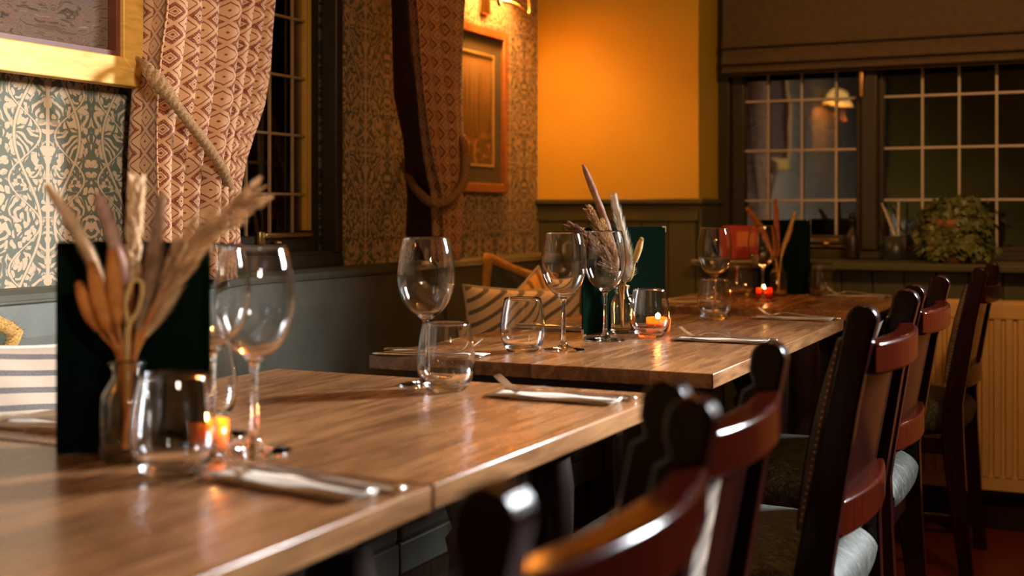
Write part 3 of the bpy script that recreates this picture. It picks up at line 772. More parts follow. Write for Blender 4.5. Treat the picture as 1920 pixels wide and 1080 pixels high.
# ------------------------------------------------------------------ chairs
def chair(label, loc, w=0.41, H=0.89, pad='hideback', notch=False, ptop=0.84, rz=0.0, group='dark wooden dining chairs along the tables'):
    """local: back faces +X, near post at y=0, far post at y=w; loc = below the near post top centre."""
    t = thing('dining_chair', label, 'chair', loc, rz, None)
    k = H / 0.89
    zf = [(0.0, -0.050, -0.012), (0.04, -0.054, -0.016), (0.153, -0.069, -0.026), (0.304, -0.090, -0.035), (0.40, -0.100, -0.040), (0.50, -0.097, -0.043), (0.61, -0.076, -0.026), (0.744, -0.049, -0.004), (0.83, -0.030, 0.014)]
    front = [(a, z * k) for z, a, c in zf]; back = [(c, z * k) for z, a, c in zf][::-1]
    cx, cz, r = 0.001, 0.867 * k, 0.0225
    arc = [(cx + r * math.cos(a), cz + r * math.sin(a)) for a in [PI * (1 - i / 12) for i in range(13)]]
    if notch:
        r2 = 0.021
        arc = [(cx - 0.017, cz - 0.028), (cx - 0.0225, cz - 0.012)] + [(cx + r2 * math.cos(a), cz + 0.002 + r2 * math.sin(a)) for a in [PI * (1 - i / 12) for i in range(13)]]
    poly = front + arc + back
    tk = 0.034
    for y in (0, w):
        MB().prism(poly, 1, y - tk / 2, y + tk / 2, 0.0045).build('back_post', M['mahogany'], t)

    def rail(z0, z1, xc, bow, th, name, mat):
        m = MB(); n = 18; bm = bmesh.new(); outer = []; inner = []
        ys = [tk / 2 - 0.002 + (w - tk + 0.004) * i / n for i in range(n + 1)]
        for y in ys:
            s = (y / w) * 2 - 1; c_ = (1 - s * s)
            outer.append((xc + th / 2 + bow * c_, y)); inner.append((xc - th / 2 + bow * 0.75 * c_, y))
        return MB().prism(outer + inner[::-1], 2, z0 * k, z1 * k, 0.006).build(name, mat, t)
    rail(0.785, 0.833, -0.002, 0.030, 0.030, 'top_rail', M['redwood'])
    rail(0.545, 0.600, -0.052, 0.026, 0.028, 'lower_rail', M['redwood'])
    # upholstered back pad: thin curved board and padded front, leaning with the posts
    m = MB(); n = 16; vs = []; fs = []
    def lean(z): return lerp([(0.50, -0.070), (0.61, -0.052), (0.744, -0.027), (0.83, -0.010)], z)
    for side in (0, 1):
        for j in range(13):
            z = 0.592 + (0.79 - 0.592) * j / 12
            for i in range(n + 1):
                y = tk / 2 + 0.001 + (w - tk - 0.002) * i / n; s = (y / w) * 2 - 1; e = abs(2 * j / 12 - 1)
                if side: x_ = lean(z) + 0.004 + 0.018 * (1 - s * s)
                else: x_ = lean(z) - 0.020 - 0.026 * (1 - e ** 4) ** 0.5 * (1 - abs(s) ** 6) ** 0.5 + 0.012 * (1 - s * s)
                vs.append((x_, y, z * k))
    N = (n + 1); T = 13 * N
    for j in range(12):
        for i in range(n):
            a = j * N + i; fs.append((a, a + 1, a + N + 1, a + N)); fs.append((T + a, T + a + N, T + a + N + 1, T + a + 1))
    for i in range(n): fs.append((i, T + i, T + i + 1, i + 1)); a = 12 * N + i; fs.append((a, a + 1, T + a + 1, T + a))
    for j in range(12): a = j * N; fs.append((a, a + N, T + a + N, T + a)); a += n; fs.append((a, T + a, T + a + N, a + N))
    m.add(vs, fs, True).build('back_board', M['mahogany'], t)
    if pad == 'stripe_pad':
        q = MB(); qn = 6; qv = []; qf = []
        for jj in range(13):
            z = 0.592 + (0.79 - 0.592) * jj / 12
            for ii in range(qn + 1):
                y = tk / 2 + 0.002 + (w * 0.40) * ii / qn; s_ = (y / w) * 2 - 1; qv.append((lean(z) + 0.0065 + 0.018 * (1 - s_ * s_), y, z * k))
        for jj in range(12):
            for ii in range(qn): a = jj * (qn + 1) + ii; qf.append((a, a + 1, a + qn + 2, a + qn + 1))
        q.add(qv, qf, True)
        q.build('striped_panel', M['stripe_pad'], t, solid=0.002)
    # padded front wings that stand proud of the posts' front edge, with studs
    m = MB()
    for y, sgn in ((-0.004, -1), (w + 0.004, 1)):
        rows_ = 14; L1 = []; L2 = []
        for j in range(rows_ + 1):
            z = 0.56 + (ptop - 0.56) * j / rows_; fx = lerp([(0.50, -0.097), (0.61, -0.076), (0.744, -0.049), (0.84, -0.028)], z)
            bul = 0.014 * math.sin(PI * (0.06 + 0.88 * j / rows_)) ** 0.6
            L1.append((fx - bul, z * k)); L2.append((fx + 0.001, z * k))
        yy = (y - 0.012, y + 0.010) if sgn < 0 else (y - 0.010, y + 0.012)
        m.prism(L1 + L2[::-1], 1, yy[0], yy[1], 0.002)
        st = MB()
        for j in range(1, 27):
            z = 0.565 + (ptop - 0.57) * j / 27; fx = lerp([(0.50, -0.097), (0.61, -0.076), (0.744, -0.049), (0.84, -0.028)], z)
            bm = bmesh.new(); bmesh.ops.create_uvsphere(bm, u_segments=8, v_segments=5, radius=0.0019)
            st.frombm(bm, Matrix.Translation((fx - 0.003, yy[0] if sgn < 0 else yy[1], z * k)), True)
        st.build('stud_row', M['brass'], t)['kind'] = 'stuff'
    n = 14; vs = []; fs = []
    for j in range(15):
        z = 0.56 + (ptop - 0.56) * j / 14; fx = lerp([(0.50, -0.097), (0.61, -0.076), (0.744, -0.049), (0.84, -0.028)], z); bul = 0.014 * math.sin(PI * (0.06 + 0.88 * j / 14)) ** 0.6
        for i in range(n + 1):
            y = -0.016 + (w + 0.032) * i / n; s = (2 * i / n - 1); vs.append((fx - bul - 0.002 + 0.014 * (1 - s * s), y, z * k))
    for j in range(14):
        for i in range(n): a = j * (n + 1) + i; fs.append((a, a + 1, a + n + 2, a + n + 1))
    m.add(vs, fs, True)
    m.build('back_pad', M['hideback'], t)
    # seat: domed cushion bulging between the posts
    m = MB(); n = 40; vs = []; fs = []
    def sp(i, j, top):
        u = math.sin(PI / 2 * (-1 + 2 * i / n)); v = math.sin(PI / 2 * (-1 + 2 * j / n))
        sq = lambda a: math.copysign(abs(a) ** 0.9, a)
        X = -0.275 + 0.240 * sq(u) * (1 - 0.03 * v * v); 
        Wd = (w / 2 - 0.006 + 0.022 * (1 - u) / 2); Y = w / 2 + Wd * sq(v)
        if u > 0.3: Y = w / 2 + (Y - w / 2) * (1 - 0.13 * (3 * min(1, (u - 0.3) / 0.4) ** 2 - 2 * min(1, (u - 0.3) / 0.4) ** 3))
        e = max(0.0, (1 - u ** 6) * (1 - v ** 6)) ** 0.5
        Z = (0.450 + (0.052 * e + 0.016 * (1 - u * u) * (1 - v * v) if top else -0.055 * e)) * k
        return (X + (0.006 * e if u > 0 else -0.006 * e), Y, Z)
    for top in (1, 0):
        o_ = len(vs)
        for j in range(n + 1):
            for i in range(n + 1): vs.append(sp(i, j, top))
        for j in range(n):
            for i in range(n):
                a = o_ + j * (n + 1) + i; q = (a, a + 1, a + n + 2, a + n + 1); fs.append(q if top else q[::-1])
    m.add(vs, fs, True).build('seat', M['hide'], t)
    fr = MB().box((-0.495, -0.006, 0.355 * k), (-0.475, w + 0.006, 0.405 * k), 0.003).box((-0.09, 0.017, 0.35 * k), (-0.07, w - 0.017, 0.40 * k), 0.003)
    fr.box((-0.48, 0.002, 0.355 * k), (-0.085, 0.022, 0.405 * k), 0.003).box((-0.48, w - 0.022, 0.355 * k), (-0.085, w - 0.002, 0.405 * k), 0.003)
    fr.build('seat_frame', M['mahogany'], t)
    for y in (0.004, w - 0.004):
        MB().box((-0.50, y - 0.019, 0), (-0.462, y + 0.019, 0.40 * k), 0.004).build('front_leg', M['mahogany'], t)
    MB().box((-0.485, 0.0, 0.16), (-0.055, 0.016, 0.185), 0.003).box((-0.485, w - 0.016, 0.16), (-0.055, w, 0.185), 0.003).box((-0.28, 0.01, 0.162), (-0.26, w - 0.01, 0.182), 0.003).build('stretcher', M['mahogany'], t)
    return t


chair('nearest dark mahogany chair, blurred, its curved top rail crossing the bottom of the photo', (-0.325, 0.66, 0), 0.385, 0.886, 'hideback', True, 0.765)
chair('second dark mahogany chair, with striped cloth on its back, beside the square plank table', (-0.375, 1.125, 0), 0.385, 0.888, 'stripe_pad', True, 0.765)
chair('sharp-focus dark chair with studded back, at the near half of the long table', (-0.335, 1.90, 0), 0.42, 0.908)
chair('dark chair at the far half of the long table, between two other chairs', (-0.372, 2.68, 0), 0.42, 0.897)
chair('farthest dark chair, standing in front of the cream radiator', (-0.35, 3.80, 0), 0.40, 0.889)

# ------------------------------------------------------------------ radiator
t = thing('radiator', 'cream ribbed panel radiator below the back window ledge', 'radiator')
m = MB(); x0, x1, yf, z0, z1 = -0.70, 0.80, 4.405, 0.14, 0.75
m.box((x0, yf, z1 - 0.055), (x1, yf + 0.07, z1), 0.006).box((x0, yf, z0), (x1, yf + 0.012, z0 + 0.05), 0.004).box((x0, yf + 0.012, z0), (x1, yf + 0.05, z1 - 0.05))
x = x0 + 0.012
while x < x1 - 0.03:
    m.prism([(x, yf + 0.013), (x + 0.005, yf - 0.004), (x + 0.023, yf - 0.004), (x + 0.028, yf + 0.013)], 2, z0 + 0.045, z1 - 0.055, 0.002); x += 0.036
m.build('panel', M['radiator'], t)
MB().box((x0 + 0.01, yf + 0.004, z1 - 0.004), (x1 - 0.01, yf + 0.066, z1 + 0.006), 0.002).build('top_grille', M['radiator'], t)
MB().tube([(x0 + 0.05, yf + 0.03, z0 + 0.02), (x0 + 0.05, yf + 0.03, 0.0)], 0.008, 10).build('pipe', M['brass'], t)

# ------------------------------------------------------------------ glassware
def wine_prof():
    o = [(0.0005, 0.0), (0.040, 0.0), (0.043, 0.0012), (0.0425, 0.0025), (0.030, 0.0042), (0.014, 0.0075), (0.0075, 0.014), (0.0048, 0.026), (0.0040, 0.045), (0.0038, 0.070), (0.0042, 0.092), (0.0062, 0.104), (0.012, 0.110),
         (0.022, 0.1165), (0.032, 0.127), (0.0395, 0.141), (0.0445, 0.158), (0.0465, 0.175), (0.0462, 0.190), (0.0440, 0.210), (0.0405, 0.228), (0.0372, 0.240)]
    i = [(0.0365, 0.2405), (0.0360, 0.240), (0.0393, 0.228), (0.0428, 0.210), (0.0450, 0.190), (0.0453, 0.175), (0.0433, 0.158), (0.0383, 0.1418), (0.0308, 0.1282), (0.021, 0.1183), (0.012, 0.1138), (0.0005, 0.1125)]
    def sm(p): 
        q = spl([(a, c, 0) for a, c in p], 3); return [(max(v.x, 0.0002), v.y) for v in q]
    return sm(o) + sm(i)


def tumbler_prof():
    o = [(0.0005, 0.003), (0.020, 0.002), (0.0235, 0.0), (0.030, 0.002), (0.037, 0.011), (0.0425, 0.023), (0.0455, 0.038), (0.0452, 0.056), (0.0430, 0.075), (0.0398, 0.093), (0.0368, 0.108)]
    i = [(0.0358, 0.1085), (0.0354, 0.108), (0.0384, 0.093), (0.0416, 0.075), (0.0438, 0.056), (0.0440, 0.038), (0.0410, 0.025), (0.0350, 0.015), (0.026, 0.010), (0.0005, 0.0085)]
    def sm(p):
        q = spl([(a, c, 0) for a, c in p], 3); return [(max(v.x, 0.0002), v.y) for v in q]
    return sm(o) + sm(i)


TZ = 0.7602
wg = MB().lathe(wine_prof(), (0, 0, 0), 72)
proto = wg.build('wine_glass', M['glass'], None, (-0.912, 1.223, TZ))
tag(proto, 'large blurred empty wine glass in the foreground, right of the near menu', 'wine glass', 'empty wine glasses on the tables')
for (x, y), lab in [((-1.028, 1.292), 'blurred empty wine glass partly hidden by the near menu and the larger wine glass'),
                    ((-1.016, 1.82), 'tall empty wine glass touching a tumbler on the square plank table'),
                    ((-1.019, 2.399), 'empty wine glass in front of the striped cushion, left one of the close pair'),
                    ((-1.015, 2.622), 'empty wine glass with dried grasses seen through it, in front of the vase'),
                    ((-0.985, 3.362), 'empty wine glass rising above a tumbler at the far end of the long table'),
                    ((-1.009, 3.977), 'amber-lit wine glass on the dark corner table')]:
    c = proto.copy(); COL.objects.link(c); c.location = (x, y, TZ); c['label'] = lab
tb = MB().lathe(tumbler_prof(), (0, 0, 0), 72)
proto = tb.build('tumbler', M['glass'], None, (-0.907, 1.075, TZ))
tag(proto, 'large blurred stemless tumbler in the foreground in front of the jar vase', 'tumbler', 'stemless glass tumblers on the tables')
for (x, y), lab in [((-1.110, 1.375), 'blurred tumbler half hidden behind the near menu and wine glass stems'),
                    ((-0.955, 1.775), 'stemless tumbler beside the wine glass on the square plank table'),
                    ((-1.082, 2.336), 'stemless tumbler in front of the striped cushion on the long table'),
                    ((-0.953, 2.740), 'stemless tumbler with a candle glowing through it'),
                    ((-0.955, 3.262), 'stemless tumbler in front of the far wine glass on the long table'),
                    ((-1.134, 4.172), 'amber-lit tumbler on the corner table, left of the wine glass'),
                    ((-0.900, 4.340), 'faint tumbler right of the menu on the corner table')]:
    c = proto.copy(); COL.objects.link(c); c.location = (x, y, TZ); c['label'] = lab


# ------------------------------------------------------------------ candles
def candle(loc, r, h, mat, label, power, lit):
    t = thing('tealight_holder', label, 'candle holder', loc)
    MB().lathe([(0.0003, 0), (r * 0.88, 0), (r * 0.95, h * 0.3), (r, h), (r - 0.0025, h), (r * 0.90, h * 0.35), (r * 0.82, 0.006), (0.0003, 0.006)], (0, 0, 0), 40).build('holder', mat, t)
    w_ = MB().lathe([(0.0003, 0.007), (r * 0.76, 0.007), (r * 0.78, lit - 0.002), (r * 0.70, lit), (0.0003, lit - 0.001)], (0, 0, 0), 32).build('tealight', M['wax'], t)
    MB().tube([(0, 0, lit - 0.001), (0.0005, 0, lit + 0.006)], 0.0007, 6).build('wick', M['plastic'], w_)
    MB().lathe([(0.0002, 0.0), (0.0022, 0.002), (0.0034, 0.006), (0.0028, 0.011), (0.0012, 0.016), (0.0001, 0.020)], (0, 0, lit + 0.004), 16).build('flame', M['flame'], w_)
    point('candle_flame_light', (loc[0], loc[1], loc[2] + lit + 0.016), power, (1.0, 0.48, 0.13), 0.006)
    return t


candle((-0.968, 1.208, TZ), 0.0245, 0.036, M['amberglass'], 'glowing amber tealight holder behind the large foreground tumbler', 0.5, 0.024)
candle((-0.965, 2.835, TZ), 0.029, 0.036, M['amberglass'], 'tealight holder burning behind a tumbler on the long table', 0.18, 0.024)
candle((-1.035, 4.10, TZ), 0.027, 0.036, M['redglass'], 'red glass tealight holder on the corner table', 0.05, 0.024)

# ------------------------------------------------------------------ menus
def menu(loc, rz, label, w=0.178, h=0.246, bend=R(152)):
    t = thing('menu', label, 'menu', loc, rz, None)
    fold = Matrix.Translation((w, 0.0, 0)) @ Matrix.Rotation(bend, 4, 'Z')
    for name, m4 in (('front_cover', Matrix.Identity(4)), ('back_cover', fold)):
        ln = w - 0.001
        bm = bmesh.new(); bmesh.ops.create_cube(bm, size=1)
        for v in bm.verts: v.co = Vector((ln / 2 + v.co.x * ln, 0.0015 + v.co.y * 0.003 + (0.002 if name == 'back_cover' and bend > 1 else 0), h / 2 + v.co.z * h))
        bmesh.ops.bevel(bm, geom=bm.edges[:], offset=0.0008, segments=1, affect='EDGES')
        cov = MB().frombm(bm, m4).build(name, M['menu'], t)
        xx, q = (0, 1) if name == 'front_cover' and bend < 0 else (w, -1)
        if name == 'back_cover' and bend > 0: continue
        for zz, s in ((h, -1), (0, 1)):
            c = MB(); x_a, x_b = sorted((xx - q * 0.0006, xx + q * 0.014)); z_a, z_b = sorted((zz - s * 0.0006, zz + s * 0.0025))
            bm = bmesh.new()
            for bx in ((x_a, x_b, z_a, z_b), (*sorted((xx - q * 0.0006, xx + q * 0.0022)), *sorted((zz - s * 0.0006, zz + s * 0.014)))):
                g_ = bmesh.ops.create_cube(bm, size=1)['verts']
                for v in g_: v.co = Vector(((bx[0] + bx[1]) / 2 + v.co.x * (bx[1] - bx[0]), 0.0012 + v.co.y * 0.0048, (bx[2] + bx[3]) / 2 + v.co.z * (bx[3] - bx[2])))
            c.frombm(bm, m4); c.build('metal_corner', M['brass'], cov)
    MB().box((0.006, 0.0032, 0.004), (w - 0.012, 0.0042, h - 0.004)).build('page', M['paper'], t)
    return t


menu((-1.112, 1.113, TZ), math.atan2(0.083, 0.152), 'dark green menu standing behind the near dried-flower vase')
menu((-1.100, 2.700, TZ), R(83), 'dark green menu with metal corners standing open on the long table', bend=R(-13))
menu((-1.12, 4.345, TZ), R(14), 'dark green menu with a pale corner standing on the corner table', 0.178, 0.256)


# ------------------------------------------------------------------ vases and dried stems
def vase(loc, label, k=1.0):
    t = thing('glass_vase', label, 'vase', loc)
    o = [(0.0005, 0.004), (0.022, 0.0), (0.027, 0.003), (0.030, 0.012), (0.030, 0.062), (0.0285, 0.076), (0.022, 0.088), (0.0175, 0.094), (0.0170, 0.103), (0.0205, 0.107), (0.0205, 0.112), (0.0180, 0.115)]
    i = [(0.0165, 0.114), (0.0150, 0.108), (0.0150, 0.094), (0.020, 0.086), (0.0262, 0.075), (0.0277, 0.062), (0.0277, 0.013), (0.024, 0.008), (0.0005, 0.007)]
    m = MB(); m.lathe([(r_ * k, z * k) for r_, z in o + i], (0, 0, 0), 56)
    for q in range(len(m.v)):
        x_, y_, z = m.v[q]; rr_ = math.hypot(x_, y_); a = math.atan2(y_, x_)
        if 0.01 * k < z < 0.072 * k and rr_ > 0.029 * k: f_ = 1 + 0.02 * math.cos(28 * a); m.v[q] = (x_ * f_, y_ * f_, z)
    m.build('glass_body', M['jarglass'], t); return t


def hair(m, base, tip_d, n, L, spread, rg, wid=0.0009, r0=0.003, along=None):
    """strands along a curve 'along' (list of Vectors) leaning to the tip."""
    N = len(along)
    for _ in range(n):
        u = rg.random(); f_ = u * (N - 1); i = min(int(f_), N - 2); p = along[i].lerp(along[i + 1], f_ - i)
        t_ = (along[i + 1] - along[i]).normalized(); d = Vector((rg.gauss(0, 1), rg.gauss(0, 1), rg.gauss(0, 1))); d = (d - t_ * d.dot(t_)).normalized()
        env = math.sin(PI * (0.12 + 0.80 * u)) ** 0.6
        dirn = (t_ + d * spread).normalized(); ln = L * env * rg.uniform(0.5, 1.1)
        e = p + dirn * ln + Vector((0, 0, -0.1 * ln)); s_ = dirn.cross(d).normalized() * wid
        mid = p.lerp(e, 0.5) + d * ln * 0.06
        m.add([p + d * r0 + s_, p + d * r0 - s_, mid - s_ * 0.8, mid + s_ * 0.8, e], [(0, 1, 2, 3), (3, 2, 4)])


def mat_plume(name, a, c): 
    n = NT(name); f = n.noise(n.obj(), 60, 3); n.set(Base_Color=n.ramp(f, [(0.3, a), (0.7, c)]), Roughness=0.8); n.b.inputs['Subsurface Weight'].default_value = 0.0; return n.m


PM = {'cream': mat_plume('cream_plume', (0.54, 0.33, 0.17), (0.74, 0.50, 0.29)), 'white': mat_plume('white_plume', (0.72, 0.64, 0.50), (0.88, 0.82, 0.70)),
      'mauve': mat_plume('mauve_brown_plume', (0.26, 0.13, 0.09), (0.46, 0.27, 0.20)), 'brown': mat_plume('brown_plume', (0.28, 0.15, 0.08), (0.50, 0.31, 0.18)),
      'tan': mat_plume('tan_plume', (0.48, 0.27, 0.11), (0.74, 0.48, 0.25)), 'orange': mat_plume('orange_plume', (0.46, 0.15, 0.020), (0.66, 0.26, 0.050)),
      'rust': mat_plume('rust_plume', (0.22, 0.05, 0.02), (0.36, 0.10, 0.035)), 'straw': mat_plume('straw_plume', (0.60, 0.38, 0.12), (0.75, 0.52, 0.20))}


def stem(label, base, pts, p0, style, col, rad, group, seed, cat='dried stem', name='dried_grass_stem'):
    """pts: world points from the vase floor to the tip; plume runs from fraction p0 to the tip."""
    rg = random.Random(seed); t = thing(name, label, cat, base)
    B = Vector(base); path = [p - B for p in spl(pts, 12)]
    n = len(path); k0 = int((n - 1) * p0)
    MB().tube(path[:k0 + 3], [0.0021] * (k0 + 3), 6).build('stalk', PM[{'straw': 'straw', 'white': 'tan', 'mauve': 'brown', 'rust': 'rust'}.get(col, 'orange')], t)
    al = path[k0:]; m = MB(); L = len(al)
    if style == 'cat':      # dense cylinder head
        rs = [rad * (0.45 + 0.55 * min(1, min(i, (L - 1 - i) * 1.0) / max(1, L * 0.12))) * (1 + 0.06 * math.sin(i * 1.7)) * (1 - 0.25 * i / L) for i in range(L)]
        m.tube(al, rs, 12); hair(m, None, None, 900, rad * 1.4, 0.7, rg, 0.0006, rad * 0.7, al)
    elif style == 'plume':  # soft, full, tapering
        rs = [rad * 0.50 * math.sin(PI * (0.10 + 0.86 * i / (L - 1))) ** 0.7 for i in range(L)]
        m.tube(al, rs, 10); hair(m, None, None, 2200, rad * 2.6, 0.55, rg, 0.0005, rad * 0.35, al)
    elif style == 'bunny':
        rs = [rad * max(0.15, math.sin(PI * (0.06 + 0.90 * i / (L - 1)))) ** 0.55 for i in range(L)]
        m.tube(al, rs, 14); hair(m, None, None, 1500, rad * 1.3, 0.9, rg, 0.0004, rad * 0.75, al)
    elif style == 'wheat':  # open seed head, spikelets
        hair(m, None, None, 300, rad * 3.4, 0.45, rg, 0.0006, rad * 0.2, al); m.tube(al, [0.0012] * L, 6)
        for i in range(0, L - 1):
            for s_ in range(5):
                d = Vector((rg.gauss(0, 1), rg.gauss(0, 1), rg.gauss(0, 1))); tt = (al[min(i + 1, L - 1)] - al[i]).normalized(); d = (d - tt * d.dot(tt)).normalized()
                p = al[i] + d * rad * 0.5; q = p + (tt + d * 0.35).normalized() * rad * 2.2
                m.tube([p, p.lerp(q, 0.5), q], [0.0006, rad * 0.30, 0.0004], 6)
    elif style == 'feather':  # wide drooping panicle: many side branches
        m.tube(al, [0.001] * L, 6)
        for i in range(0, L):
            for s_ in range(3 if i < L - 2 else 5):
                tt = (al[min(i + 1, L - 1)] - al[max(i - 1, 0)]).normalized(); d = Vector((rg.gauss(0, 1), rg.gauss(0, 1), rg.gauss(0, 1))); d = (d - tt * d.dot(tt)).normalized()
                ln = rad * 7.5 * (1 - 0.55 * i / L) * rg.uniform(0.55, 1.1); p = al[i]; pp = []
                for q in range(8):
                    u = q / 7; pp.append(p + tt * ln * u + d * ln * 0.42 * u * (1.25 - 0.5 * u) + Vector((0, 0, -0.14 * ln * u * u)))
                m.tube(pp, [0.0005] * 8, 4); hair(m, None, None, 70, rad * 1.0, 0.5, rg, 0.00045, 0.0003, pp)
    elif style == 'loop':
        m.tube(al, [rad * 0.28] * L, 8)
    m.build('seed_head', PM[col], t)
    return t


def V(v, *pts):   # stem through the vase mouth of vase at v
    x, y = v; out = [(x + (x - pts[0][0]) * 0.10, y + (y - pts[0][1]) * 0.10, TZ + 0.012)]
    d = Vector((pts[0][0] - x, pts[0][1] - y, 0)); d = d.normalized() * 0.008 if d.length > 0.008 else d
    out.append((x + d.x, y + d.y, TZ + 0.112)); return [out[0], out[1]] + list(pts)


# near vase: stem points are given as sideways offset a (m, to the right across the view) and height h
C_, S_ = math.cos(R(25.33)), math.sin(R(25.33))
def fan(v, *ah, dep=0.0):
    return [(v[0] + a * C_ - (dep * S_), v[1] + a * S_ + dep * C_, TZ + h) for a, h in ah]


v1 = (-1.010, 1.118); vase((*v1, TZ), 'blurred clear glass jar vase holding dried stems in front of the near menu')
G1 = 'dried stems in the near vase'; g1 = 0
b1 = (*v1, TZ)
def near(label, style, col, rad, p0, *ah, dep=0.0, seed=1, name='dried_grass_stem'):
    return stem(label, b1, V(v1, *fan(v1, *ah, dep=dep)), p0, style, col, rad, G1, seed, name=name)
near('cream pampas plume leaning far left out of the near vase', 'plume', 'cream', 0.0085, 0.44, (-0.022, 0.19), (-0.050, 0.255), (-0.084, 0.308), dep=-0.01, seed=2, name='pampas_plume')
near('mauve-brown cattail leaning slightly left in the near vase', 'cat', 'mauve', 0.0095, 0.46, (-0.006, 0.19), (-0.018, 0.25), (-0.036, 0.300), dep=0.01, seed=3, name='cattail_stem')
near('cream wheat-like seed head standing upright in the near vase', 'wheat', 'cream', 0.0080, 0.52, (0.000, 0.20), (0.002, 0.26), (0.005, 0.312), dep=0.02, seed=4)
near('brown fluffy seed head just right of centre in the near vase', 'plume', 'brown', 0.0110, 0.40, (0.018, 0.17), (0.030, 0.22), (0.040, 0.295), dep=-0.005, seed=5)
near('tan feathery grass arching far right out of the near vase', 'feather', 'tan', 0.0115, 0.42, (0.042, 0.195), (0.075, 0.245), (0.128, 0.290), dep=0.0, seed=6)
near('tan plume leaning right below the arching feathery grass', 'plume', 'tan', 0.0100, 0.36, (0.035, 0.17), (0.062, 0.22), (0.098, 0.268), dep=0.02, seed=16)
near('orange rounded bunny tail at the heart of the near vase bunch', 'bunny', 'orange', 0.0095, 0.50, (-0.004, 0.155), (-0.008, 0.19), (-0.010, 0.238), dep=-0.02, seed=7, name='bunny_tail_stem')
near('orange curved bunny tail low on the left of the near vase bunch', 'bunny', 'orange', 0.0080, 0.55, (-0.022, 0.145), (-0.036, 0.17), (-0.048, 0.202), dep=-0.02, seed=8, name='bunny_tail_stem')
near('orange bunny tail below the leaning cream plume', 'bunny', 'orange', 0.0085, 0.52, (-0.012, 0.15), (-0.022, 0.185), (-0.030, 0.225), dep=-0.03, seed=9, name='bunny_tail_stem')
near('pale open seed pod ring low on the right of the near vase bunch', 'loop', 'straw', 0.0075, 0.46, (0.010, 0.150), (0.022, 0.175), (0.026, 0.200), (0.016, 0.205), (0.008, 0.180), (0.012, 0.152), dep=-0.03, seed=10, name='seed_pod_stem')
near('thin orange stem fanning right between the plumes of the near vase', 'plume', 'orange', 0.0045, 0.40, (0.022, 0.16), (0.045, 0.20), (0.070, 0.235), dep=0.0, seed=11)

v2 = (-1.040, 2.795); vase((*v2, TZ), 'clear glass jar vase of dried grasses beside the menu on the long table')
b2 = (*v2, TZ); G2 = 'dried stems in the middle vase'
def mid(label, style, col, rad, p0, *ah, dep=0.0, seed=1, name='dried_grass_stem'):
    return stem(label, b2, V(v2, *fan(v2, *ah, dep=dep)), p0, style, col, rad, G2, seed, name=name)
mid('tall dusky pink-brown cattail, the tallest stem in the middle vase', 'cat', 'mauve', 0.0098, 0.40, (-0.012, 0.17), (-0.040, 0.265), (-0.090, 0.392), dep=0.01, seed=21, name='cattail_stem')
mid('fluffy white pampas plume in the middle vase', 'plume', 'white', 0.0155, 0.30, (0.010, 0.14), (0.006, 0.20), (-0.020, 0.315), dep=-0.02, seed=22, name='pampas_plume')
mid('purple-brown feathery grass spreading left from the middle vase', 'feather', 'brown', 0.0085, 0.36, (-0.030, 0.16), (-0.065, 0.205), (-0.110, 0.245), dep=-0.06, seed=23)
mid('pale tan feathery grass rising left from the middle vase', 'feather', 'tan', 0.0085, 0.40, (-0.022, 0.18), (-0.045, 0.225), (-0.072, 0.275), dep=-0.04, seed=24)
mid('thin bleached grass seed head between the cattail and the white plume', 'wheat', 'straw', 0.0045, 0.5, (-0.012, 0.17), (-0.026, 0.21), (-0.046, 0.262), dep=-0.01, seed=25)
mid('single ochre bunny tail in front of the green menu', 'bunny', 'straw', 0.0080, 0.74, (0.018, 0.128), (0.028, 0.17), (0.043, 0.222), dep=-0.03, seed=26, name='bunny_tail_stem')

v3 = (-1.030, 4.270); vase((*v3, TZ), 'amber-lit jar vase on the corner table')
b3 = (*v3, TZ)
def far(label, style, col, rad, p0, *ah, dep=0.0, seed=1, name='dried_grass_stem'):
    return stem(label, b3, V(v3, *fan(v3, *ah, dep=dep)), p0, style, col, rad, 'dried stems in the corner table vase', seed, name=name)
far('orange feathery plume leaning left in the corner table vase', 'plume', 'orange', 0.014, 0.35, (-0.030, 0.17), (-0.062, 0.235), (-0.100, 0.290), dep=0.0, seed=31, name='pampas_plume')
far('rust red cattail standing upright in the corner table vase', 'cat', 'rust', 0.0110, 0.35, (-0.004, 0.17), (-0.006, 0.24), (-0.010, 0.325), dep=0.0, seed=32, name='cattail_stem')
far('straw coloured plume leaning right in the corner table vase', 'plume', 'straw', 0.0095, 0.35, (0.014, 0.16), (0.032, 0.21), (0.052, 0.278), dep=-0.01, seed=33, name='pampas_plume')


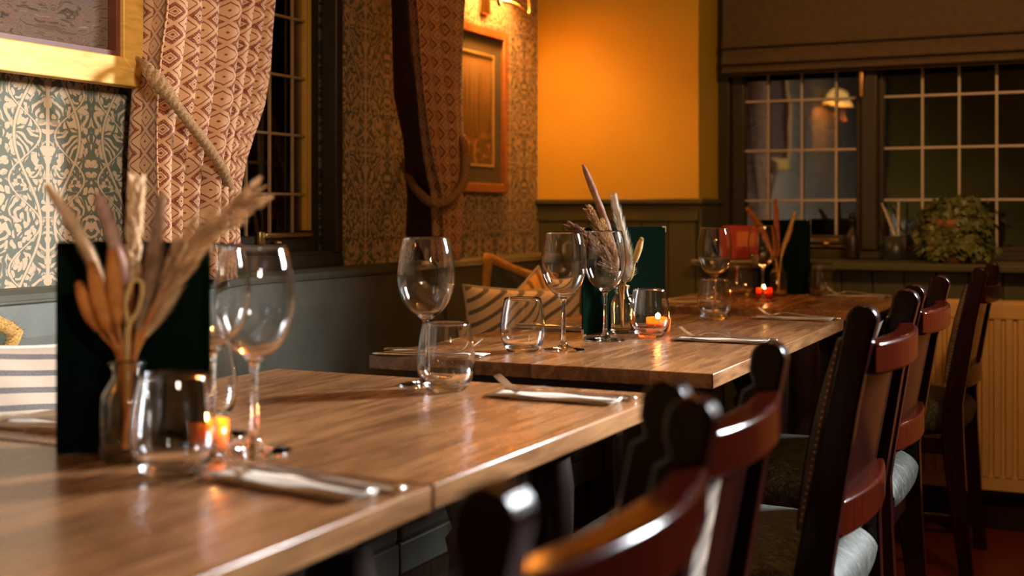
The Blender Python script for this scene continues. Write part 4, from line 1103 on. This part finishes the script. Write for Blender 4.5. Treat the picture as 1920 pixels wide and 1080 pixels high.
# ------------------------------------------------------------------ cutlery and napkins
def fork_mesh():
    m = MB(); n = 40; vs = []; L = 0.200
    def wz(u):   # half width, height of the centre line
        w_ = lerp([(0.0, 0.0095), (0.05, 0.0105), (0.35, 0.0062), (0.62, 0.0028), (0.70, 0.0040), (0.76, 0.0115), (0.80, 0.0125), (1.0, 0.0120)], u)
        z = lerp([(0.0, 0.004), (0.3, 0.006), (0.62, 0.013), (0.72, 0.010), (0.82, 0.004), (0.90, 0.011), (1.0, 0.027)], u); return w_, z
    seg = [u / n * 0.80 for u in range(n + 1)]
    for th in (0.0011, -0.0011):
        for u in seg:
            w_, z = wz(u)
            vs += [(u * L, -w_, z + th), (u * L, w_, z + th)]
    N = len(seg) * 2; fs = []
    for i in range(len(seg) - 1):
        a = 2 * i; fs.append((a, a + 1, a + 3, a + 2)[::-1]); fs.append((N + a, N + a + 1, N + a + 3, N + a + 2)); fs.append((a, a + 2, N + a + 2, N + a)); fs.append((a + 1, N + a + 1, N + a + 3, a + 3))
    fs.append((0, N, N + 1, 1)); m.add(vs, fs, True)
    for k in range(4):
        y0 = -0.0105 + 0.007 * k; pp = []; rr_ = []
        for q in range(9):
            u = 0.79 + 0.21 * q / 8; w_, z = wz(u); pp.append((u * L, y0, z)); rr_.append(0.0017 * (1 - 0.5 * q / 8))
        m.tube(pp, rr_, 6)
    return m


def knife_mesh():
    m = MB(); L = 0.225; vs = []; fs = []; n = 44
    for i in range(n + 1):
        u = i / n
        w_ = lerp([(0.0, 0.0075), (0.04, 0.0095), (0.30, 0.0070), (0.44, 0.0055), (0.47, 0.0075), (0.60, 0.0105), (0.90, 0.0105), (0.97, 0.006), (1.0, 0.0006)], u)
        th = lerp([(0.0, 0.0022), (0.05, 0.0038), (0.42, 0.0032), (0.48, 0.0012), (1.0, 0.0006)], u)
        off = 0 if u < 0.46 else 0.002
        vs += [(u * L, -w_ + off, 0.0042), (u * L, off, 0.0042 + th), (u * L, w_ + off, 0.0042), (u * L, off, 0.0042 - th)]
    for i in range(n):
        for k in range(4): a = 4 * i + k; b_ = 4 * i + (k + 1) % 4; fs.append((a, b_, b_ + 4, a + 4))
    fs.append((0, 1, 2, 3)[::-1]); fs.append(tuple(4 * n + k for k in range(4)))
    return m.add(vs, fs, True)


def napkin_mesh():
    m = MB()
    for k, (dx, dy) in enumerate(((0, 0), (0.004, 0.003), (-0.003, 0.001))):
        n = 16; vs = []; fs = []; z0 = 0.0016 * k
        for i in range(n + 1):
            for j in range(5):
                u, v = i / n, j / 4
                vs.append((0.02 + dx + u * 0.20, -0.026 + dy + v * 0.046, z0 + 0.0018 + 0.0009 * math.sin(u * 11 + v * 4 + k)))
        for i in range(n):
            for j in range(4): a = i * 5 + j; fs.append((a, a + 5, a + 6, a + 1))
        m.add(vs, fs, True)
    return m


NAP = FORK = KNIFE = None
NAPX = napkin_mesh(); FORKM = fork_mesh(); KNIFEM = knife_mesh()
protos = {}
def setting(x, y, rz, where, flip=1, fork=True, knife=True):
    """x, y: handle end; rz: direction in which the tines point."""
    def place(kind, mesh, mat, lab, cat, dx, dy, dz, dr, solid=0):
        ca, sa = math.cos(rz), math.sin(rz); p = (x + dx * ca - dy * sa, y + dx * sa + dy * ca, TZ + dz)
        if kind not in protos:
            o = mesh.build(kind, mat, None, solid=solid); protos[kind] = o
        else: o = protos[kind].copy(); COL.objects.link(o)
        o.location = p; o.rotation_euler = (0, 0, rz + dr); tag(o, lab, cat, {'napkin': 'folded napkins at the place settings', 'fork': 'steel forks on napkins', 'table_knife': 'steel knives beside forks'}[kind])
    place('napkin', NAPX, M['napkin'], 'folded cream napkin ' + where, 'napkin', 0, 0, 0, 0, 0.0012)
    if fork: place('fork', FORKM, M['steel'], 'steel fork on its napkin ' + where, 'fork', 0.012, -0.006 * flip, 0.0058, R(3) * flip)
    if knife: place('table_knife', KNIFEM, M['steel'], 'steel knife beside the fork ' + where, 'knife', 0.004, -0.047 * flip, 0.0, R(-2) * flip)


setting(-0.648, 1.060, R(171), 'at the aisle end of the nearest table', 1)
setting(-1.352, 1.235, R(4), 'on the wall side, left of the near menu', -1)
setting(-0.645, 1.752, R(178), 'at the aisle edge of the square plank table', 1)
setting(-1.332, 2.200, R(8), 'on the wall side of the long table, nearest corner', 1)
setting(-1.332, 2.800, R(3), 'on the wall side of the long table beside the menu', -1)
setting(-0.660, 2.700, R(180), 'at the long table\'s aisle edge, level with its candle', 1)
setting(-0.650, 3.335, R(178), 'at the far right corner of the long table', 1)
setting(-1.325, 3.820, R(10), 'on the left side of the corner table', 1)
setting(-0.672, 4.33, R(178), 'on the right side of the corner table', 1)

# ------------------------------------------------------------------ things on the window ledge
LZ = 0.8722
t = thing('card_box', 'red box with orange label on the left end of the window ledge', 'box', (-1.23, 4.60, LZ), R(12))
MB().box((-0.085, -0.04, 0), (0.085, 0.04, 0.122), 0.003).build('carton', M['redbox'], t)
MB().box((-0.03, -0.0415, 0.045), (0.028, -0.0395, 0.10)).build('label_patch', M['orangebox'], t)
t = thing('ivy_pot', 'bushy trailing ivy in a terracotta pot on the window ledge', 'plant', (-0.50, 4.58, LZ))
MB().lathe([(0.0003, 0), (0.055, 0), (0.075, 0.12), (0.082, 0.12), (0.082, 0.145), (0.070, 0.145), (0.068, 0.125), (0.0003, 0.125)], (0, 0, 0), 32).build('pot', M['terracotta'], t)
MB().lathe([(0.0003, 0.13), (0.066, 0.128)], (0, 0, 0), 24).build('soil', M['soil'], t)
m = MB(); rg = random.Random(11)
def leafm(m, p, nrm, up, s):
    sd = nrm.cross(up).normalized(); up = sd.cross(nrm).normalized(); sh = [(0, -0.5), (0.45, -0.35), (0.5, 0.05), (0.28, 0.12), (0, 0.6), (-0.28, 0.12), (-0.5, 0.05), (-0.45, -0.35)]
    vs = [p + sd * a * s + up * c * s + nrm * (0.10 * s * (1 - abs(a) * 2)) for a, c in sh] + [p + nrm * 0.12 * s]
    m.add(vs, [(i, (i + 1) % 8, 8) for i in range(8)], True)
vn = MB()
for k in range(26):
    a = 2 * PI * k / 26 + rg.uniform(-0.1, 0.1); R_ = rg.uniform(0.072, 0.112); sc = 0.62 if math.sin(a) > 0 else 1.0; zt = rg.uniform(0.15, 0.20); zb = rg.uniform(0.015, 0.06)
    pp = spl([(0.02 * math.cos(a), 0.02 * math.sin(a), 0.13), (R_ * 0.6 * math.cos(a), R_ * 0.5 * math.sin(a), zt), (R_ * math.cos(a), R_ * 0.62 * math.sin(a), zt - 0.03), (R_ * 1.12 * math.cos(a), R_ * 0.80 * math.sin(a), (zt + zb) / 2), (R_ * 1.12 * math.cos(a), R_ * 0.84 * math.sin(a), zb)], 4)
    vn.tube(pp, 0.0013, 5)
    for p in pp[2:]:
        for _ in range(7):
            q = p + Vector((rg.gauss(0, 0.013), rg.gauss(0, 0.009), rg.gauss(0, 0.012))); q.z = max(q.z, 0.012)
            nr = (Vector((q.x, q.y * 1.5, 0.06)).normalized() + Vector((rg.gauss(0, .4), rg.gauss(0, .4), rg.gauss(0, .4)))).normalized()
            leafm(m, q, nr, Vector((rg.gauss(0, .5), rg.gauss(0, .5), -1)), rg.uniform(0.018, 0.028))
vn.build('vines', M['ivy'], t); m.build('foliage', M['ivy'], t)
t = thing('small_bottle', 'small dark bottle standing on the window ledge by the mullion', 'bottle', (-0.865, 4.70, LZ))
MB().lathe([(0.0003, 0), (0.024, 0), (0.026, 0.01), (0.026, 0.07), (0.018, 0.095), (0.009, 0.108), (0.009, 0.135), (0.011, 0.136), (0.011, 0.146), (0.0003, 0.146)], (0, 0, 0), 28).build('bottle_body', M['plastic'], t)
MB().lathe([(0.0003, 0.146), (0.0115, 0.146), (0.0115, 0.165), (0.0003, 0.166)], (0, 0, 0), 20).build('cap', M['plastic'], t)
t = thing('reflection_jar', 'pale frosted jar with two whitish stems standing in for a reflection in the pane', 'jar', (-0.715, 4.70, LZ))  # jar and stems added in place of a reflection in the pane
M['frost'] = m_glass('frosted_glass', (0.85, 0.92, 1.0), 0.35)
MB().lathe([(0.0003, 0), (0.036, 0), (0.038, 0.004), (0.038, 0.085), (0.0355, 0.085), (0.0355, 0.008), (0.0003, 0.006)], (0, 0, 0), 32).build('jar_body', M['frost'], t)
for k, (dx, hh) in enumerate(((-0.045, 0.20), (0.0, 0.205))):
    p = spl([(0.012 + 0.003 * k, 0, 0.01), (0.010 + dx * 0.3, 0, 0.09), (dx + 0.012 * k, 0, hh)], 8)
    stem(('pale stem leaning left in the jar that stands for a reflection', 'pale upright stem in the jar that stands for a reflection')[k], (-0.715, 4.70, LZ), [q + Vector((-0.715, 4.70, LZ)) for q in p[::4]], 0.35, 'plume', 'white', 0.006, 'pale stems standing for a reflection', 40 + k)
